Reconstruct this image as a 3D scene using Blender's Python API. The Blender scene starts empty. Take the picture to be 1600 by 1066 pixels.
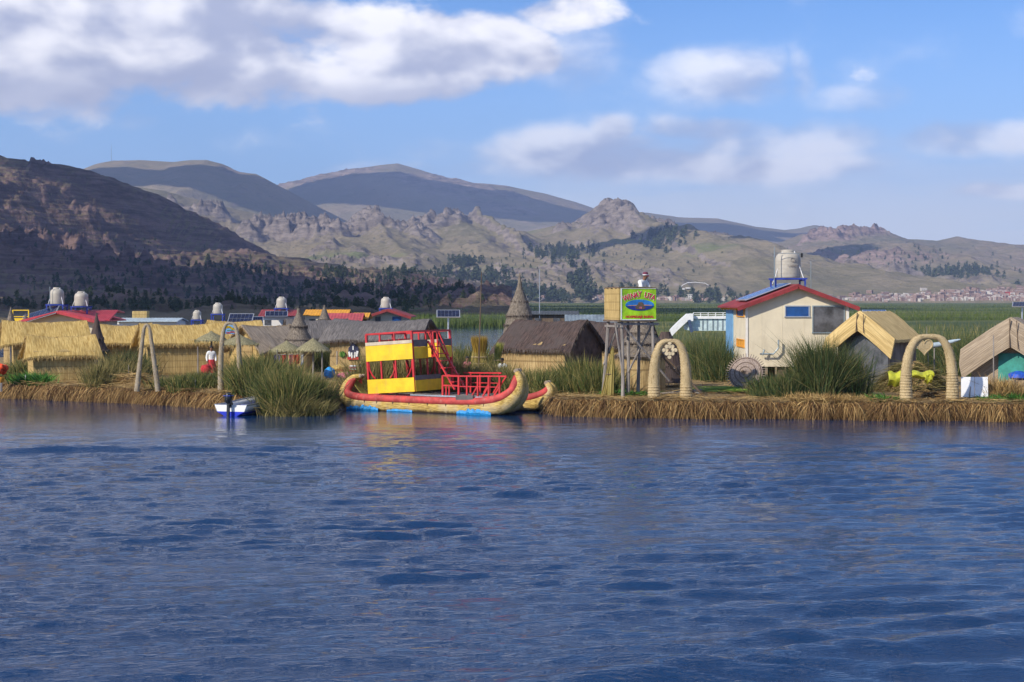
import bpy, math, random
import numpy as np
from mathutils import Vector, Matrix
R = math.radians
PI = math.pi
random.seed(7)
S = bpy.context.scene
COL = S.collection

# ------------------------------------------------------------------ camera, sky, sun, exposure
H = 4.4            # eye height above the water
F = 2500.0         # focal length in pixels of the 1600 px wide photograph
HZ = 470.0         # row of the horizon
cam = bpy.data.cameras.new('camera')
cam.sensor_width = 36.0
cam.lens = 36.0 * F / 1600.0
cam.shift_y = -(533.0 - HZ) / 1600.0
cam.clip_start = 0.5
cam.clip_end = 40000
camo = bpy.data.objects.new('camera', cam)
COL.objects.link(camo)
camo.location = (0, 0, H)
camo.rotation_euler = (PI / 2, 0, 0)
S.camera = camo
S.render.engine = 'CYCLES'
S.view_settings.view_transform = 'Standard'
S.view_settings.look = 'None'
S.view_settings.exposure = 0.45
S.view_settings.gamma = 1.0
S.cycles.volume_bounces = 0
S.cycles.max_bounces = 6
S.cycles.use_adaptive_sampling = True

SUN_ROT, SUN_EL = R(228), R(31)
TO_SUN = Vector((math.sin(SUN_ROT) * math.cos(SUN_EL), math.cos(SUN_ROT) * math.cos(SUN_EL), math.sin(SUN_EL)))
sl = bpy.data.lights.new('sun', 'SUN')
sl.energy = 4.2
sl.angle = R(0.6)
sl.color = (1.0, 0.90, 0.74)
so = bpy.data.objects.new('sun', sl)
COL.objects.link(so)
so.rotation_euler = TO_SUN.to_track_quat('Z', 'Y').to_euler()
so.location = (-40, -30, 60)

W = bpy.data.worlds.new('World')
S.world = W
W.use_nodes = True
wt = W.node_tree


class NT:
    """short hand for building node trees"""
    def __init__(s, tree):
        s.t = tree

    def n(s, typ, **kw):
        x = s.t.nodes.new(typ)
        for k, v in kw.items():
            setattr(x, k, v)
        return x

    def put(s, sock, v):
        if isinstance(v, bpy.types.NodeSocket):
            s.t.links.new(v, sock)
        else:
            sock.default_value = v

    def m(s, op, a, b=0.0, c=None, clamp=False):
        x = s.n('ShaderNodeMath', operation=op)
        x.use_clamp = clamp
        s.put(x.inputs[0], a)
        s.put(x.inputs[1], b)
        if c is not None:
            s.put(x.inputs[2], c)
        return x.outputs[0]

    def v(s, op, a, b=(0, 0, 0)):
        x = s.n('ShaderNodeVectorMath', operation=op)
        s.put(x.inputs[0], a)
        s.put(x.inputs[1], b)
        return x.outputs['Value'] if op in ('DOT_PRODUCT', 'LENGTH') else x.outputs[0]

    def mix(s, f, a, b, typ='MIX'):
        x = s.n('ShaderNodeMix', data_type='RGBA', blend_type=typ)
        s.put(x.inputs[0], f)
        s.put(x.inputs[6], a)
        s.put(x.inputs[7], b)
        return x.outputs[2]

    def noise(s, vec, scale, detail=4.0, rough=0.55, dist=0.0):
        x = s.n('ShaderNodeTexNoise')
        s.put(x.inputs['Vector'], vec)
        x.inputs['Scale'].default_value = scale
        x.inputs['Detail'].default_value = detail
        x.inputs['Roughness'].default_value = rough
        x.inputs['Distortion'].default_value = dist
        return x.outputs['Fac']

    def ramp(s, v, lo, hi, a=0.0, b=1.0, smooth=True):
        x = s.n('ShaderNodeMapRange')
        x.interpolation_type = 'SMOOTHSTEP' if smooth else 'LINEAR'
        s.put(x.inputs[0], v)
        for i, q in enumerate((lo, hi, a, b)):
            x.inputs[i + 1].default_value = q
        return x.outputs[0]


def pxaz(px):
    return math.atan((px - 800) / F)


N = NT(wt)
bg = wt.nodes['Background']
sky = N.n('ShaderNodeTexSky', sky_type='NISHITA')
sky.sun_disc = False
sky.sun_elevation = SUN_EL
sky.sun_rotation = SUN_ROT
sky.altitude = 3800
sky.air_density = 1.0
sky.dust_density = 0.6
sky.ozone_density = 3.0
tc = N.n('ShaderNodeTexCoord')
D3 = N.v('NORMALIZE', tc.outputs['Generated'])
sp = N.n('ShaderNodeSeparateXYZ')
wt.links.new(D3, sp.inputs[0])
AZ = N.m('ARCTAN2', sp.outputs[0], sp.outputs[1])
EL = N.m('ARCSINE', sp.outputs[2])
cb = N.n('ShaderNodeCombineXYZ')
wt.links.new(AZ, cb.inputs[0])
wt.links.new(EL, cb.inputs[1])
P2 = cb.outputs[0]
warp = N.noise(D3, 14.0, 3.0)
warpv = N.n('ShaderNodeCombineXYZ')
N.put(warpv.inputs[0], N.m('MULTIPLY', N.m('SUBTRACT', warp, 0.5), 0.05))
N.put(warpv.inputs[1], N.m('MULTIPLY', N.m('SUBTRACT', warp, 0.5), -0.02))
P2w = N.v('ADD', P2, warpv.outputs[0])


def blobs(lst):
    tot = 0.0
    for (px, py, rx, ry, w) in lst:
        a = pxaz(px)
        e = math.atan((HZ - py) / F) * math.cos(a)
        d = N.v('MULTIPLY', N.v('SUBTRACT', P2w, (a, e, 0)), (F / rx, F / ry, 0))
        q = N.v('DOT_PRODUCT', d, d)
        g = N.m('MULTIPLY', N.m('POWER', 0.37, N.m('MULTIPLY', q, q)), w)
        tot = N.m('MAXIMUM', tot, g)
    return tot


thick = blobs([(-60, 55, 420, 108, 1.0), (330, 70, 380, 96, 1.0), (610, 92, 250, 76, 1.0), (770, 80, 130, 62, .72),
               (300, -260, 900, 230, .85), (905, 18, 105, 46, .75), (1010, 40, 60, 20, .3)])
thin = blobs([(895, 70, 110, 75, .55), (1115, 112, 110, 48, .85), (1235, 115, 26, 44, .5), (1300, 150, 90, 24, .35),
              (890, 240, 170, 40, .95), (962, 206, 40, 28, .95), (1115, 200, 120, 22, .75), (1220, 228, 190, 40, .78),
              (1060, 258, 330, 30, .95), (760, 262, 160, 16, .6), (1540, 216, 125, 34, .95), (1575, 300, 70, 13, .85), (690, 236, 60, 24, .42),
              (215, 188, 36, 14, .3), (1560, 175, 60, 25, .3), (700, 268, 250, 14, .28)])
mapn = N.v('MULTIPLY', D3, (1, 1, 1.7))
n1 = N.noise(mapn, 13.0, 9.0, 0.56, 0.15)
n1l = N.noise(mapn, 13.0, 3.5, 0.5, 0.15)
n1s = N.noise(N.v('ADD', mapn, (-0.020, 0, 0.022)), 13.0, 3.5, 0.5, 0.15)
n2 = N.noise(N.v('MULTIPLY', D3, (1, 1, 3.0)), 5.0, 7.0, 0.55)
high = N.m('MULTIPLY', N.ramp(EL, 0.19, 0.30), N.ramp(n2, 0.46, 0.62))
fieldT = N.m('ADD', thick, N.m('MULTIPLY', N.m('SUBTRACT', n1, 0.5), 2.3))
fieldN = N.m('ADD', thin, N.m('MULTIPLY', N.m('SUBTRACT', n1, 0.5), 2.0))
denT = N.ramp(fieldT, 0.26, 0.74)
denN = N.m('MULTIPLY', N.ramp(fieldN, 0.05, 1.15), 0.80)
den = N.m('MAXIMUM', N.m('MAXIMUM', denT, denN), N.m('MULTIPLY', high, 0.75))
# sunlit side of each puff: compare the density with the density one step nearer the sun
lit = N.ramp(N.m('ADD', N.m('SUBTRACT', n1l, n1s), N.m('MULTIPLY', N.m('SUBTRACT', n1, n1l), 0.5)), -0.15, 0.15)
base = blobs([(300, 150, 520, 34, 1.0), (600, 158, 300, 26, 1.0), (60, 165, 300, 20, .7)])
core = N.ramp(fieldT, 0.6, 1.35)
litf = N.m('MULTIPLY', lit, N.m('SUBTRACT', 1.0, N.m('MULTIPLY', base, 0.75)))
litf = N.m('ADD', N.m('MULTIPLY', litf, 0.85), N.m('MULTIPLY', N.ramp(n2, 0.40, 0.62), 0.15), clamp=True)
cloudcol = N.mix(litf, (3.5, 3.8, 5.1, 1), (9.4, 9.2, 9.3, 1))
hs = N.n('ShaderNodeHueSaturation')
hs.inputs['Hue'].default_value = 0.506
hs.inputs['Saturation'].default_value = 1.22
hs.inputs['Value'].default_value = 1.0
wt.links.new(sky.outputs[0], hs.inputs['Color'])
skyc = N.mix(1.0, hs.outputs[0], (1.05, 1.12, 1.12, 1), 'MULTIPLY')
# pale streaky veil low over the right-hand hills
veil = N.m('MULTIPLY', N.ramp(EL, 0.115, 0.04), N.ramp(AZ, -0.12, 0.08))
lowsky = N.m('MULTIPLY', N.ramp(EL, 0.24, 0.02), 0.60)
skyc = N.mix(lowsky, skyc, (3.9, 5.3, 7.5, 1))
veil = N.m('MULTIPLY', veil, N.ramp(N.noise(N.v('MULTIPLY', D3, (1, 1, 9)), 7.0, 4.0), 0.12, 0.48))
skyc = N.mix(N.m('MULTIPLY', veil, 0.9), skyc, (6.4, 6.8, 7.5, 1))
fin = N.mix(den, skyc, cloudcol)
wt.links.new(fin, bg.inputs[0])
bg.inputs[1].default_value = 0.116
W.cycles.sampling_method = 'MANUAL'
W.cycles.sample_map_resolution = 1024


# ------------------------------------------------------------------ helpers: objects
def at(px, Y, z=0.0):
    """world point seen at column px, at depth Y"""
    return Vector(((px - 800) / F * Y, Y, z))


def zat(py, Y):
    return H - (py - HZ) * Y / F


def tag(o, label=None, cat=None, group=None, kind=None):
    if label: o['label'] = label
    if cat: o['category'] = cat
    if group: o['group'] = group
    if kind: o['kind'] = kind
    return o


def empty(name, loc, rz=0.0, label=None, cat=None, group=None):
    o = bpy.data.objects.new(name, None)
    COL.objects.link(o)
    o.location = loc
    o.rotation_euler = (0, 0, rz)
    o.empty_display_size = 0.3
    return tag(o, label, cat, group)


def link(name, me, mat, parent=None, loc=None, rz=None):
    o = bpy.data.objects.new(name, me)
    COL.objects.link(o)
    if mat is not None and not me.materials:
        for q in (mat if isinstance(mat, (list, tuple)) else [mat]):
            me.materials.append(q)
    if parent is not None: o.parent = parent
    if loc is not None: o.location = loc
    if rz is not None: o.rotation_euler = (0, 0, rz)
    return o


class MB:
    """collects shapes; build() links them as ONE mesh object"""
    def __init__(s):
        s.v, s.f, s.mi, s.cur = [], [], [], 0

    def add(s, vs, fs):
        b = len(s.v)
        s.v += [tuple(v) for v in vs]
        s.f += [tuple(i + b for i in f) for f in fs]
        s.mi += [s.cur] * len(fs)
        return s

    def box(s, c, d, rot=None, bev=0.0):
        hx, hy, hz = d[0] / 2, d[1] / 2, d[2] / 2
        vs = [Vector((x, y, z)) for x in (-hx, hx) for y in (-hy, hy) for z in (-hz, hz)]
        if rot is not None:
            vs = [rot @ v for v in vs]
        vs = [v + Vector(c) for v in vs]
        return s.add(vs, [(0, 1, 3, 2), (4, 6, 7, 5), (0, 4, 5, 1), (2, 3, 7, 6), (0, 2, 6, 4), (1, 5, 7, 3)])

    def bar(s, a, b, w, h=None):
        """rectangular bar from a to b"""
        a, b = Vector(a), Vector(b)
        d = b - a
        q = d.to_track_quat('Z', 'Y').to_matrix()
        return s.box((a + b) / 2, (w, h or w, d.length), q)

    def tube(s, pts, rad, n=8, caps=True, squash=1.0):
        pts = [Vector(p) for p in pts]
        if not isinstance(rad, (list, tuple)):
            rad = [rad] * len(pts)
        rings = []
        up = None
        for i, p in enumerate(pts):
            t = (pts[min(i + 1, len(pts) - 1)] - pts[max(i - 1, 0)]).normalized()
            if up is None:
                up = t.orthogonal().normalized()
            up = (up - t * up.dot(t)).normalized()
            sd = t.cross(up)
            rings.append([p + (up * math.cos(a) + sd * math.sin(a) * squash) * rad[i] for a in [2 * PI * k / n for k in range(n)]])
        vs = [v for r in rings for v in r]
        fs = []
        for i in range(len(rings) - 1):
            for k in range(n):
                a, b = i * n + k, i * n + (k + 1) % n
                fs.append((a, b, b + n, a + n))
        if caps:
            fs.append(tuple(reversed(range(n))))
            fs.append(tuple(range((len(rings) - 1) * n, len(rings) * n)))
        return s.add(vs, fs)

    def lathe(s, prof, n=20, c=(0, 0, 0), jit=0.0):
        c = Vector(c)
        vs, fs = [], []
        for i, (r, z) in enumerate(prof):
            for k in range(n):
                a = 2 * PI * k / n
                rr = r * (1 + random.uniform(-jit, jit))
                vs.append(c + Vector((rr * math.cos(a), rr * math.sin(a), z)))
        for i in range(len(prof) - 1):
            for k in range(n):
                a, b = i * n + k, i * n + (k + 1) % n
                fs.append((a, b, b + n, a + n))
        fs.append(tuple(reversed(range(n))))
        fs.append(tuple(range((len(prof) - 1) * n, len(prof) * n)))
        return s.add(vs, fs)

    def prism(s, poly, y0, y1, axis='y'):
        """polygon in x,z extruded along y"""
        n = len(poly)
        vs = [(x, y0, z) for x, z in poly] + [(x, y1, z) for x, z in poly]
        if axis == 'x': vs = [(y, x, z) for x, y, z in vs]
        fs = [tuple(range(n)), tuple(reversed(range(n, 2 * n)))]
        for k in range(n):
            fs.append((k, k + n, (k + 1) % n + n, (k + 1) % n))
        return s.add(vs, fs)

    def sheet(s, grid, thick=0.0):
        """grid[i][j] of points; thick gives it a second skin below"""
        ni, nj = len(grid), len(grid[0])
        vs = [Vector(p) for r in grid for p in r]
        fs = [(i * nj + j, i * nj + j + 1, (i + 1) * nj + j + 1, (i + 1) * nj + j) for i in range(ni - 1) for j in range(nj - 1)]
        if thick:
            m = ni * nj
            vs += [v - Vector((0, 0, thick)) for v in vs]
            fs += [tuple(reversed([q + m for q in f])) for f in fs[:]]
            rim = [i * nj for i in range(ni)] + [(ni - 1) * nj + j for j in range(1, nj)] + \
                  [i * nj + nj - 1 for i in range(ni - 2, -1, -1)] + [j for j in range(nj - 2, 0, -1)]
            for a, b in zip(rim, rim[1:] + rim[:1]):
                fs.append((a, b, b + m, a + m))
        return s.add(vs, fs)

    def mesh(s, name, smooth=False):
        me = bpy.data.meshes.new(name)
        me.from_pydata(s.v, [], s.f)
        me.update()
        if max(s.mi, default=0) > 0:
            me.polygons.foreach_set('material_index', s.mi)
        import bmesh
        bm = bmesh.new()
        bm.from_mesh(me)
        bmesh.ops.recalc_face_normals(bm, faces=bm.faces)
        bm.to_mesh(me)
        bm.free()
        if smooth:
            me.polygons.foreach_set('use_smooth', [True] * len(me.polygons))
            me.set_sharp_from_angle(angle=R(40))
        return me

    def build(s, name, mat, parent=None, loc=None, rz=None, smooth=False, bevel=0.0):
        o = link(name, s.mesh(name, smooth), mat, parent, loc, rz)
        if bevel:
            b = o.modifiers.new('bevel', 'BEVEL')
            b.width = bevel
            b.segments = 2
            b.limit_method = 'ANGLE'
        return o


def np_mesh(name, V, faces, smooth=False):
    """V (n,3); faces: list of (k, array of shape (m,k))"""
    me = bpy.data.meshes.new(name)
    me.vertices.add(len(V))
    me.vertices.foreach_set('co', np.ascontiguousarray(V, dtype=np.float32).ravel())
    nl = sum(a.size for a in faces)
    npoly = sum(len(a) for a in faces)
    me.loops.add(nl)
    me.loops.foreach_set('vertex_index', np.concatenate([a.ravel() for a in faces]).astype(np.int32))
    me.polygons.add(npoly)
    tot = np.concatenate([np.full(len(a), a.shape[1]) for a in faces])
    st = np.concatenate([[0], np.cumsum(tot)[:-1]])
    me.polygons.foreach_set('loop_start', st.astype(np.int32))
    me.update(calc_edges=True)
    me.validate()
    if smooth:
        me.polygons.foreach_set('use_smooth', np.ones(npoly, dtype=bool))
    return me


rng = np.random.default_rng(11)


def blades(P, D, width, droop, segs=2, flat=False):
    """thin tapering strips: P roots, D direction times length, droop vector at the tip"""
    n = len(P)
    width = np.broadcast_to(width, (n,))
    if flat:
        side = np.cross(D, np.array([0, 0, 1.0]))
    else:
        a = rng.uniform(0, 2 * PI, n)
        side = np.stack([np.cos(a), np.sin(a) * 0.6, np.zeros(n)], 1)
        dn = D / (np.linalg.norm(D, axis=1, keepdims=True) + 1e-9)
        side = side - dn * (side * dn).sum(1, keepdims=True)
    side = side / (np.linalg.norm(side, axis=1, keepdims=True) + 1e-9)
    V = np.zeros((n, 2 * segs + 1, 3))
    for k in range(segs + 1):
        t = k / segs
        c = P + D * t + droop * t * t
        if k < segs:
            w = (width * (1 - 0.55 * t) / 2)[:, None] * side
            V[:, 2 * k] = c - w
            V[:, 2 * k + 1] = c + w
        else:
            V[:, 2 * segs] = c
    b = (np.arange(n) * (2 * segs + 1))[:, None]
    q = np.concatenate([b + np.array([[2 * k, 2 * k + 1, 2 * k + 3, 2 * k + 2]]) for k in range(segs - 1)]) if segs > 1 else np.zeros((0, 4), int)
    t3 = b + np.array([[2 * segs - 2, 2 * segs - 1, 2 * segs]])
    return V.reshape(-1, 3), [q, t3]


def blades_mesh(name, *a, **k):
    V, f = blades(*a, **k)
    return np_mesh(name, V, [x for x in f if len(x)])


# ------------------------------------------------------------------ helpers: noise in numpy
_tab = np.random.default_rng(3).random((512, 512))


def vnoise(x, y, seed=0):
    x = np.asarray(x, float) + seed * 37.13
    y = np.asarray(y, float) + seed * 11.71
    xi, yi = np.floor(x).astype(int), np.floor(y).astype(int)
    fx, fy = x - xi, y - yi
    fx, fy = fx * fx * (3 - 2 * fx), fy * fy * (3 - 2 * fy)
    g = lambda i, j: _tab[i % 512, j % 512]
    return (g(xi, yi) * (1 - fx) + g(xi + 1, yi) * fx) * (1 - fy) + (g(xi, yi + 1) * (1 - fx) + g(xi + 1, yi + 1) * fx) * fy


def fbm(x, y, oct=5, seed=0, gain=0.5, ridged=False):
    s, a, t = 0.0, 1.0, 0.0
    for o in range(oct):
        v = vnoise(x, y, seed + o)
        if ridged: v = 1 - np.abs(2 * v - 1)
        s = s + a * v
        t += a
        a *= gain
        x, y = x * 2.03 + y * 0.17, y * 2.03 - x * 0.17
    return s / t


def sstep(a, b, x):
    t = np.clip((x - a) / (b - a), 0, 1)
    return t * t * (3 - 2 * t)


# ------------------------------------------------------------------ materials
MATS = {}


def principled(name):
    m = bpy.data.materials.new(name)
    m.use_nodes = True
    return m, NT(m.node_tree), m.node_tree.nodes['Principled BSDF']


def paint(name, c, rough=0.5, var=0.12, scale=3.0, bump=0.15, metal=0.0, dirt=None):
    """weathered paint, plaster or metal"""
    m, T, b = principled(name)
    tc = T.n('ShaderNodeTexCoord').outputs['Object']
    n = T.noise(tc, scale, 6.0, 0.65)
    f = T.noise(tc, scale * 9, 3.0, 0.6)
    dk = tuple(x * (1 - var * 2.2) for x in c) + (1,)
    lt = tuple(min(1, x * (1 + var)) for x in c) + (1,)
    col = T.mix(T.ramp(n, 0.3, 0.7), dk, lt)
    if dirt:
        col = T.mix(T.m('MULTIPLY', T.ramp(T.noise(T.v('MULTIPLY', tc, (1, 1, 0.35)), scale * 2.3, 5.0, 0.7), 0.52, 0.72), 0.75), col, tuple(dirt) + (1,))
    T.put(b.inputs['Base Color'], col)
    b.inputs['Roughness'].default_value = rough
    b.inputs['Metallic'].default_value = metal
    bp = T.n('ShaderNodeBump')
    bp.inputs['Strength'].default_value = bump
    bp.inputs['Distance'].default_value = 0.02
    T.put(bp.inputs['Height'], f)
    T.put(b.inputs['Normal'], bp.outputs[0])
    MATS[name] = m
    return m


def thatch(name, c1, c2, stretch=(26, 26, 1.6), bands=0.0, bump=0.6, grey=None, blotch=1.2):
    """bundled reed: streaks along the stalks, blotches of age, tie lines"""
    m, T, b = principled(name)
    tc = T.n('ShaderNodeTexCoord').outputs['Object']
    st = T.noise(T.v('MULTIPLY', tc, stretch), 1.0, 4.0, 0.65)
    big = T.noise(tc, blotch, 5.0, 0.6)
    col = T.mix(T.ramp(st, 0.34, 0.68), tuple(c1) + (1,), tuple(c2) + (1,))
    if grey:
        col = T.mix(T.m('MULTIPLY', T.ramp(big, 0.42, 0.66), 0.7), col, tuple(grey) + (1,))
    else:
        col = T.mix(T.m('MULTIPLY', T.ramp(big, 0.4, 0.7), 0.35), col, tuple(x * 0.6 for x in c1) + (1,))
    h = st
    if bands:
        s = T.n('ShaderNodeSeparateXYZ')
        T.put(s.inputs[0], tc)
        w = T.m('FRACT', T.m('MULTIPLY', s.outputs[2], bands))
        line = T.m('LESS_THAN', w, 0.10)
        col = T.mix(T.m('MULTIPLY', line, 0.5), col, tuple(x * 0.45 for x in c1) + (1,))
        h = T.m('SUBTRACT', st, T.m('MULTIPLY', line, 0.5))
    T.put(b.inputs['Base Color'], col)
    b.inputs['Roughness'].default_value = 0.85
    b.inputs['Specular IOR Level'].default_value = 0.2
    bp = T.n('ShaderNodeBump')
    bp.inputs['Strength'].default_value = bump
    bp.inputs['Distance'].default_value = 0.05
    T.put(bp.inputs['Height'], h)
    T.put(b.inputs['Normal'], bp.outputs[0])
    MATS[name] = m
    return m


def grassy(name, cols, rough=0.7, trans=0.25):
    """colour varies from blade to blade"""
    m, T, b = principled(name)
    g = T.n('ShaderNodeNewGeometry')
    cr = T.n('ShaderNodeValToRGB')
    T.put(cr.inputs[0], g.outputs['Random Per Island'])
    el = cr.color_ramp.elements
    while len(el) < len(cols): el.new(0.5)
    for i, c in enumerate(cols):
        el[i].position = i / (len(cols) - 1)
        el[i].color = tuple(c) + (1,)
    big = T.noise(T.n('ShaderNodeTexCoord').outputs['Object'], 0.9, 3.0)
    col = T.mix(T.m('MULTIPLY', T.ramp(big, 0.35, 0.7), 0.5), cr.outputs[0], tuple(cols[-1]) + (1,))
    T.put(b.inputs['Base Color'], col)
    b.inputs['Roughness'].default_value = rough
    b.inputs['Specular IOR Level'].default_value = 0.25
    MATS[name] = m
    return m


gold_thatch = thatch('gold_thatch', (0.36, 0.235, 0.070), (0.64, 0.47, 0.18), (20, 2.0, 2.0), blotch=0.8)
gold_mat = thatch('gold_reed_wall', (0.34, 0.235, 0.09), (0.60, 0.45, 0.20), (32, 32, 1.2), bands=3.2, bump=0.4)
tan_wall = thatch('tan_reed_wall', (0.27, 0.18, 0.08), (0.50, 0.38, 0.19), (24, 24, 1.0), bands=1.3, bump=0.5)
brown_thatch = thatch('brown_thatch', (0.040, 0.029, 0.027), (0.115, 0.080, 0.070), (20, 2.0, 2.0), grey=(0.085, 0.070, 0.066))
grey_thatch = thatch('grey_thatch', (0.085, 0.078, 0.078), (0.20, 0.185, 0.18), (20, 2.0, 2.0), grey=(0.12, 0.115, 0.115))
cone_thatch = thatch('cone_thatch', (0.10, 0.085, 0.07), (0.27, 0.23, 0.19), (22, 22, 1.2))
worn_thatch = thatch('worn_thatch', (0.20, 0.165, 0.12), (0.40, 0.34, 0.25), (2, 26, 26), bump=0.5)
pale_thatch = thatch('pale_thatch', (0.34, 0.25, 0.11), (0.60, 0.47, 0.24), (2, 24, 24), bump=0.45)
umb_thatch = thatch('umbrella_thatch', (0.16, 0.145, 0.08), (0.36, 0.33, 0.20), (20, 20, 4))
arch_reed = thatch('arch_reed', (0.36, 0.27, 0.14), (0.60, 0.48, 0.29), (45, 45, 30), bump=0.5)
arch_grey = thatch('arch_grey_reed', (0.27, 0.225, 0.165), (0.44, 0.38, 0.29), (45, 45, 25), bump=0.5)
boat_reed = thatch('boat_reed', (0.26, 0.165, 0.045), (0.66, 0.48, 0.15), (3.0, 30, 30), grey=(0.52, 0.42, 0.26), bump=0.6, blotch=1.6)
disc_reed = thatch('disc_reed', (0.22, 0.17, 0.15), (0.42, 0.35, 0.31), (18, 18, 18))
wood_grey = thatch('grey_wood', (0.16, 0.145, 0.135), (0.36, 0.33, 0.31), (20, 20, 1.0), bump=0.3)
wood_brown = thatch('brown_wood', (0.10, 0.07, 0.05), (0.20, 0.15, 0.11), (20, 20, 1.0), bump=0.3)
def tent_thatch(name, c1, c2, k):
    m, T, b = principled(name)
    s_ = T.n('ShaderNodeSeparateXYZ')
    T.put(s_.inputs[0], T.n('ShaderNodeTexCoord').outputs['Object'])
    ay = T.m('ABSOLUTE', s_.outputs[1])
    cc = T.m('ADD', s_.outputs[2], T.m('MULTIPLY', ay, k))
    cv = T.n('ShaderNodeCombineXYZ')
    T.put(cv.inputs[0], T.m('MULTIPLY', s_.outputs[0], 22.0))
    T.put(cv.inputs[1], T.m('MULTIPLY', cc, 24.0))
    T.put(cv.inputs[2], T.m('MULTIPLY', ay, 1.5))
    st = T.noise(cv.outputs[0], 1.0, 4.0, 0.65)
    seam = T.m('LESS_THAN', T.m('FRACT', T.m('MULTIPLY', cc, 3.6)), 0.10)
    col = T.mix(T.ramp(st, 0.34, 0.68), tuple(c1) + (1,), tuple(c2) + (1,))
    col = T.mix(T.m('MULTIPLY', seam, 0.35), col, tuple(x * 0.5 for x in c1) + (1,))
    T.put(b.inputs['Base Color'], col)
    b.inputs['Roughness'].default_value = 0.85
    bp = T.n('ShaderNodeBump')
    bp.inputs['Strength'].default_value = 0.5
    bp.inputs['Distance'].default_value = 0.05
    T.put(bp.inputs['Height'], st)
    T.put(b.inputs['Normal'], bp.outputs[0])
    return m


pale_thatch = tent_thatch('pale_thatch', (0.42, 0.29, 0.11), (0.68, 0.51, 0.23), 0.78)
worn_thatch = tent_thatch('worn_thatch', (0.22, 0.17, 0.12), (0.42, 0.34, 0.25), 0.72)
red_paint = paint('red_paint', (0.55, 0.022, 0.028), 0.45, dirt=(0.30, 0.05, 0.05), bump=0.2)
_t = NT(boat_reed.node_tree)
_b = boat_reed.node_tree.nodes['Principled BSDF']
_src = _b.inputs['Base Color'].links[0].from_socket
_pos = _t.n('ShaderNodeTexCoord').outputs['Object']
_s = _t.n('ShaderNodeSeparateXYZ')
_t.put(_s.inputs[0], _pos)
_h = _t.m('ADD', _s.outputs[2], _t.m('MULTIPLY', _t.m('SUBTRACT', _t.noise(_pos, 5.0, 5.0, 0.7), 0.5), 0.30))
_c = _t.mix(_t.ramp(_h, 0.14, 0.02), _src, (0.07, 0.045, 0.022, 1))
_t.put(_b.inputs['Base Color'], _c)
red_faded = paint('faded_red_canvas', (0.50, 0.060, 0.055), 0.75, 0.18, 2.5, 0.4, dirt=(0.40, 0.17, 0.14))
yellow_paint = paint('yellow_paint', (0.78, 0.53, 0.012), 0.55, 0.10, 1.6, 0.25, dirt=(0.62, 0.42, 0.05))
beige_board = paint('beige_board', (0.55, 0.47, 0.36), 0.8, 0.1)
blue_tarp = paint('blue_tarp', (0.02, 0.30, 0.72), 0.35, 0.2, 6, 0.8)
blue_paint = paint('blue_paint', (0.02, 0.05, 0.35), 0.5)
light_blue = paint('light_blue_paint', (0.16, 0.36, 0.62), 0.5, 0.08)
cream = paint('cream_wall', (0.66, 0.595, 0.45), 0.8, 0.05, 0.8, 0.1, dirt=(0.52, 0.46, 0.34))
white_wall = paint('white_wall', (0.72, 0.70, 0.66), 0.75, 0.05, 0.8, 0.1)
white_gloss = paint('white_gloss', (0.78, 0.79, 0.80), 0.35, 0.04, 2, 0.05, dirt=(0.62, 0.62, 0.60))
roof_red = paint('roof_red', (0.26, 0.030, 0.032), 0.55, 0.14, 2, 0.2, dirt=(0.20, 0.04, 0.04))
roof_bright = paint('roof_bright_red', (0.48, 0.045, 0.06), 0.5, 0.12, 2, 0.2)
roof_orange = paint('roof_orange', (0.72, 0.33, 0.015), 0.6, 0.1)
roof_metal = paint('roof_metal', (0.26, 0.32, 0.36), 0.45, 0.15, 2, 0.2, metal=0.3)
tank_mat = paint('tank_plastic', (0.42, 0.395, 0.345), 0.55, 0.06, 3, 0.1, dirt=(0.38, 0.35, 0.30))
glass_blue = paint('blue_window', (0.008, 0.07, 0.26), 0.18, 0.15, 2, 0.05)
glass_grey = paint('grey_window', (0.10, 0.105, 0.12), 0.22, 0.35, 1.2, 0.05)
solar = paint('solar_cells', (0.007, 0.014, 0.050), 0.18, 0.25, 4, 0.03)
alu = paint('aluminium', (0.55, 0.57, 0.60), 0.35, 0.06, 4, 0.05, metal=0.7)
dark = paint('doorway_shade', (0.025, 0.022, 0.02), 0.9)
black = paint('black_plastic', (0.012, 0.013, 0.016), 0.35, 0.1)
orange = paint('orange_paint', (0.72, 0.32, 0.03), 0.6)
orange_red = paint('orange_red_reed', (0.80, 0.075, 0.01), 0.7, 0.3, 5, 0.8)
lime = paint('lime_tarp', (0.46, 0.48, 0.03), 0.5, 0.15, 4, 0.8)
lime_sign = paint('lime_sign', (0.36, 0.66, 0.012), 0.5, 0.25, 1.3, 0.05)
teal = paint('teal_paint', (0.03, 0.26, 0.22), 0.6, 0.15)
skin_m = paint('skin', (0.22, 0.11, 0.065), 0.6, 0.08)
white_cloth = paint('white_cloth', (0.74, 0.76, 0.77), 0.9, 0.06, 6, 0.5)
red_cloth = paint('red_cloth', (0.50, 0.03, 0.04), 0.9, 0.2, 6, 0.5)
pink_cloth = paint('pink_cloth', (0.55, 0.16, 0.22), 0.9, 0.2, 6, 0.5)
navy_cloth = paint('navy_cloth', (0.03, 0.035, 0.08), 0.9, 0.2, 6, 0.5)
hair_m = paint('hair', (0.012, 0.009, 0.008), 0.6)
red_letter = paint('red_letters', (0.62, 0.012, 0.03), 0.5, 0.05)
stalk_gold = grassy('stalk_gold', [(0.028, 0.014, 0.008), (0.11, 0.055, 0.020), (0.24, 0.135, 0.045), (0.50, 0.34, 0.14), (0.09, 0.045, 0.018)])
straw = grassy('straw', [(0.20, 0.115, 0.04), (0.40, 0.27, 0.10), (0.58, 0.42, 0.18), (0.13, 0.07, 0.028)])
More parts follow.
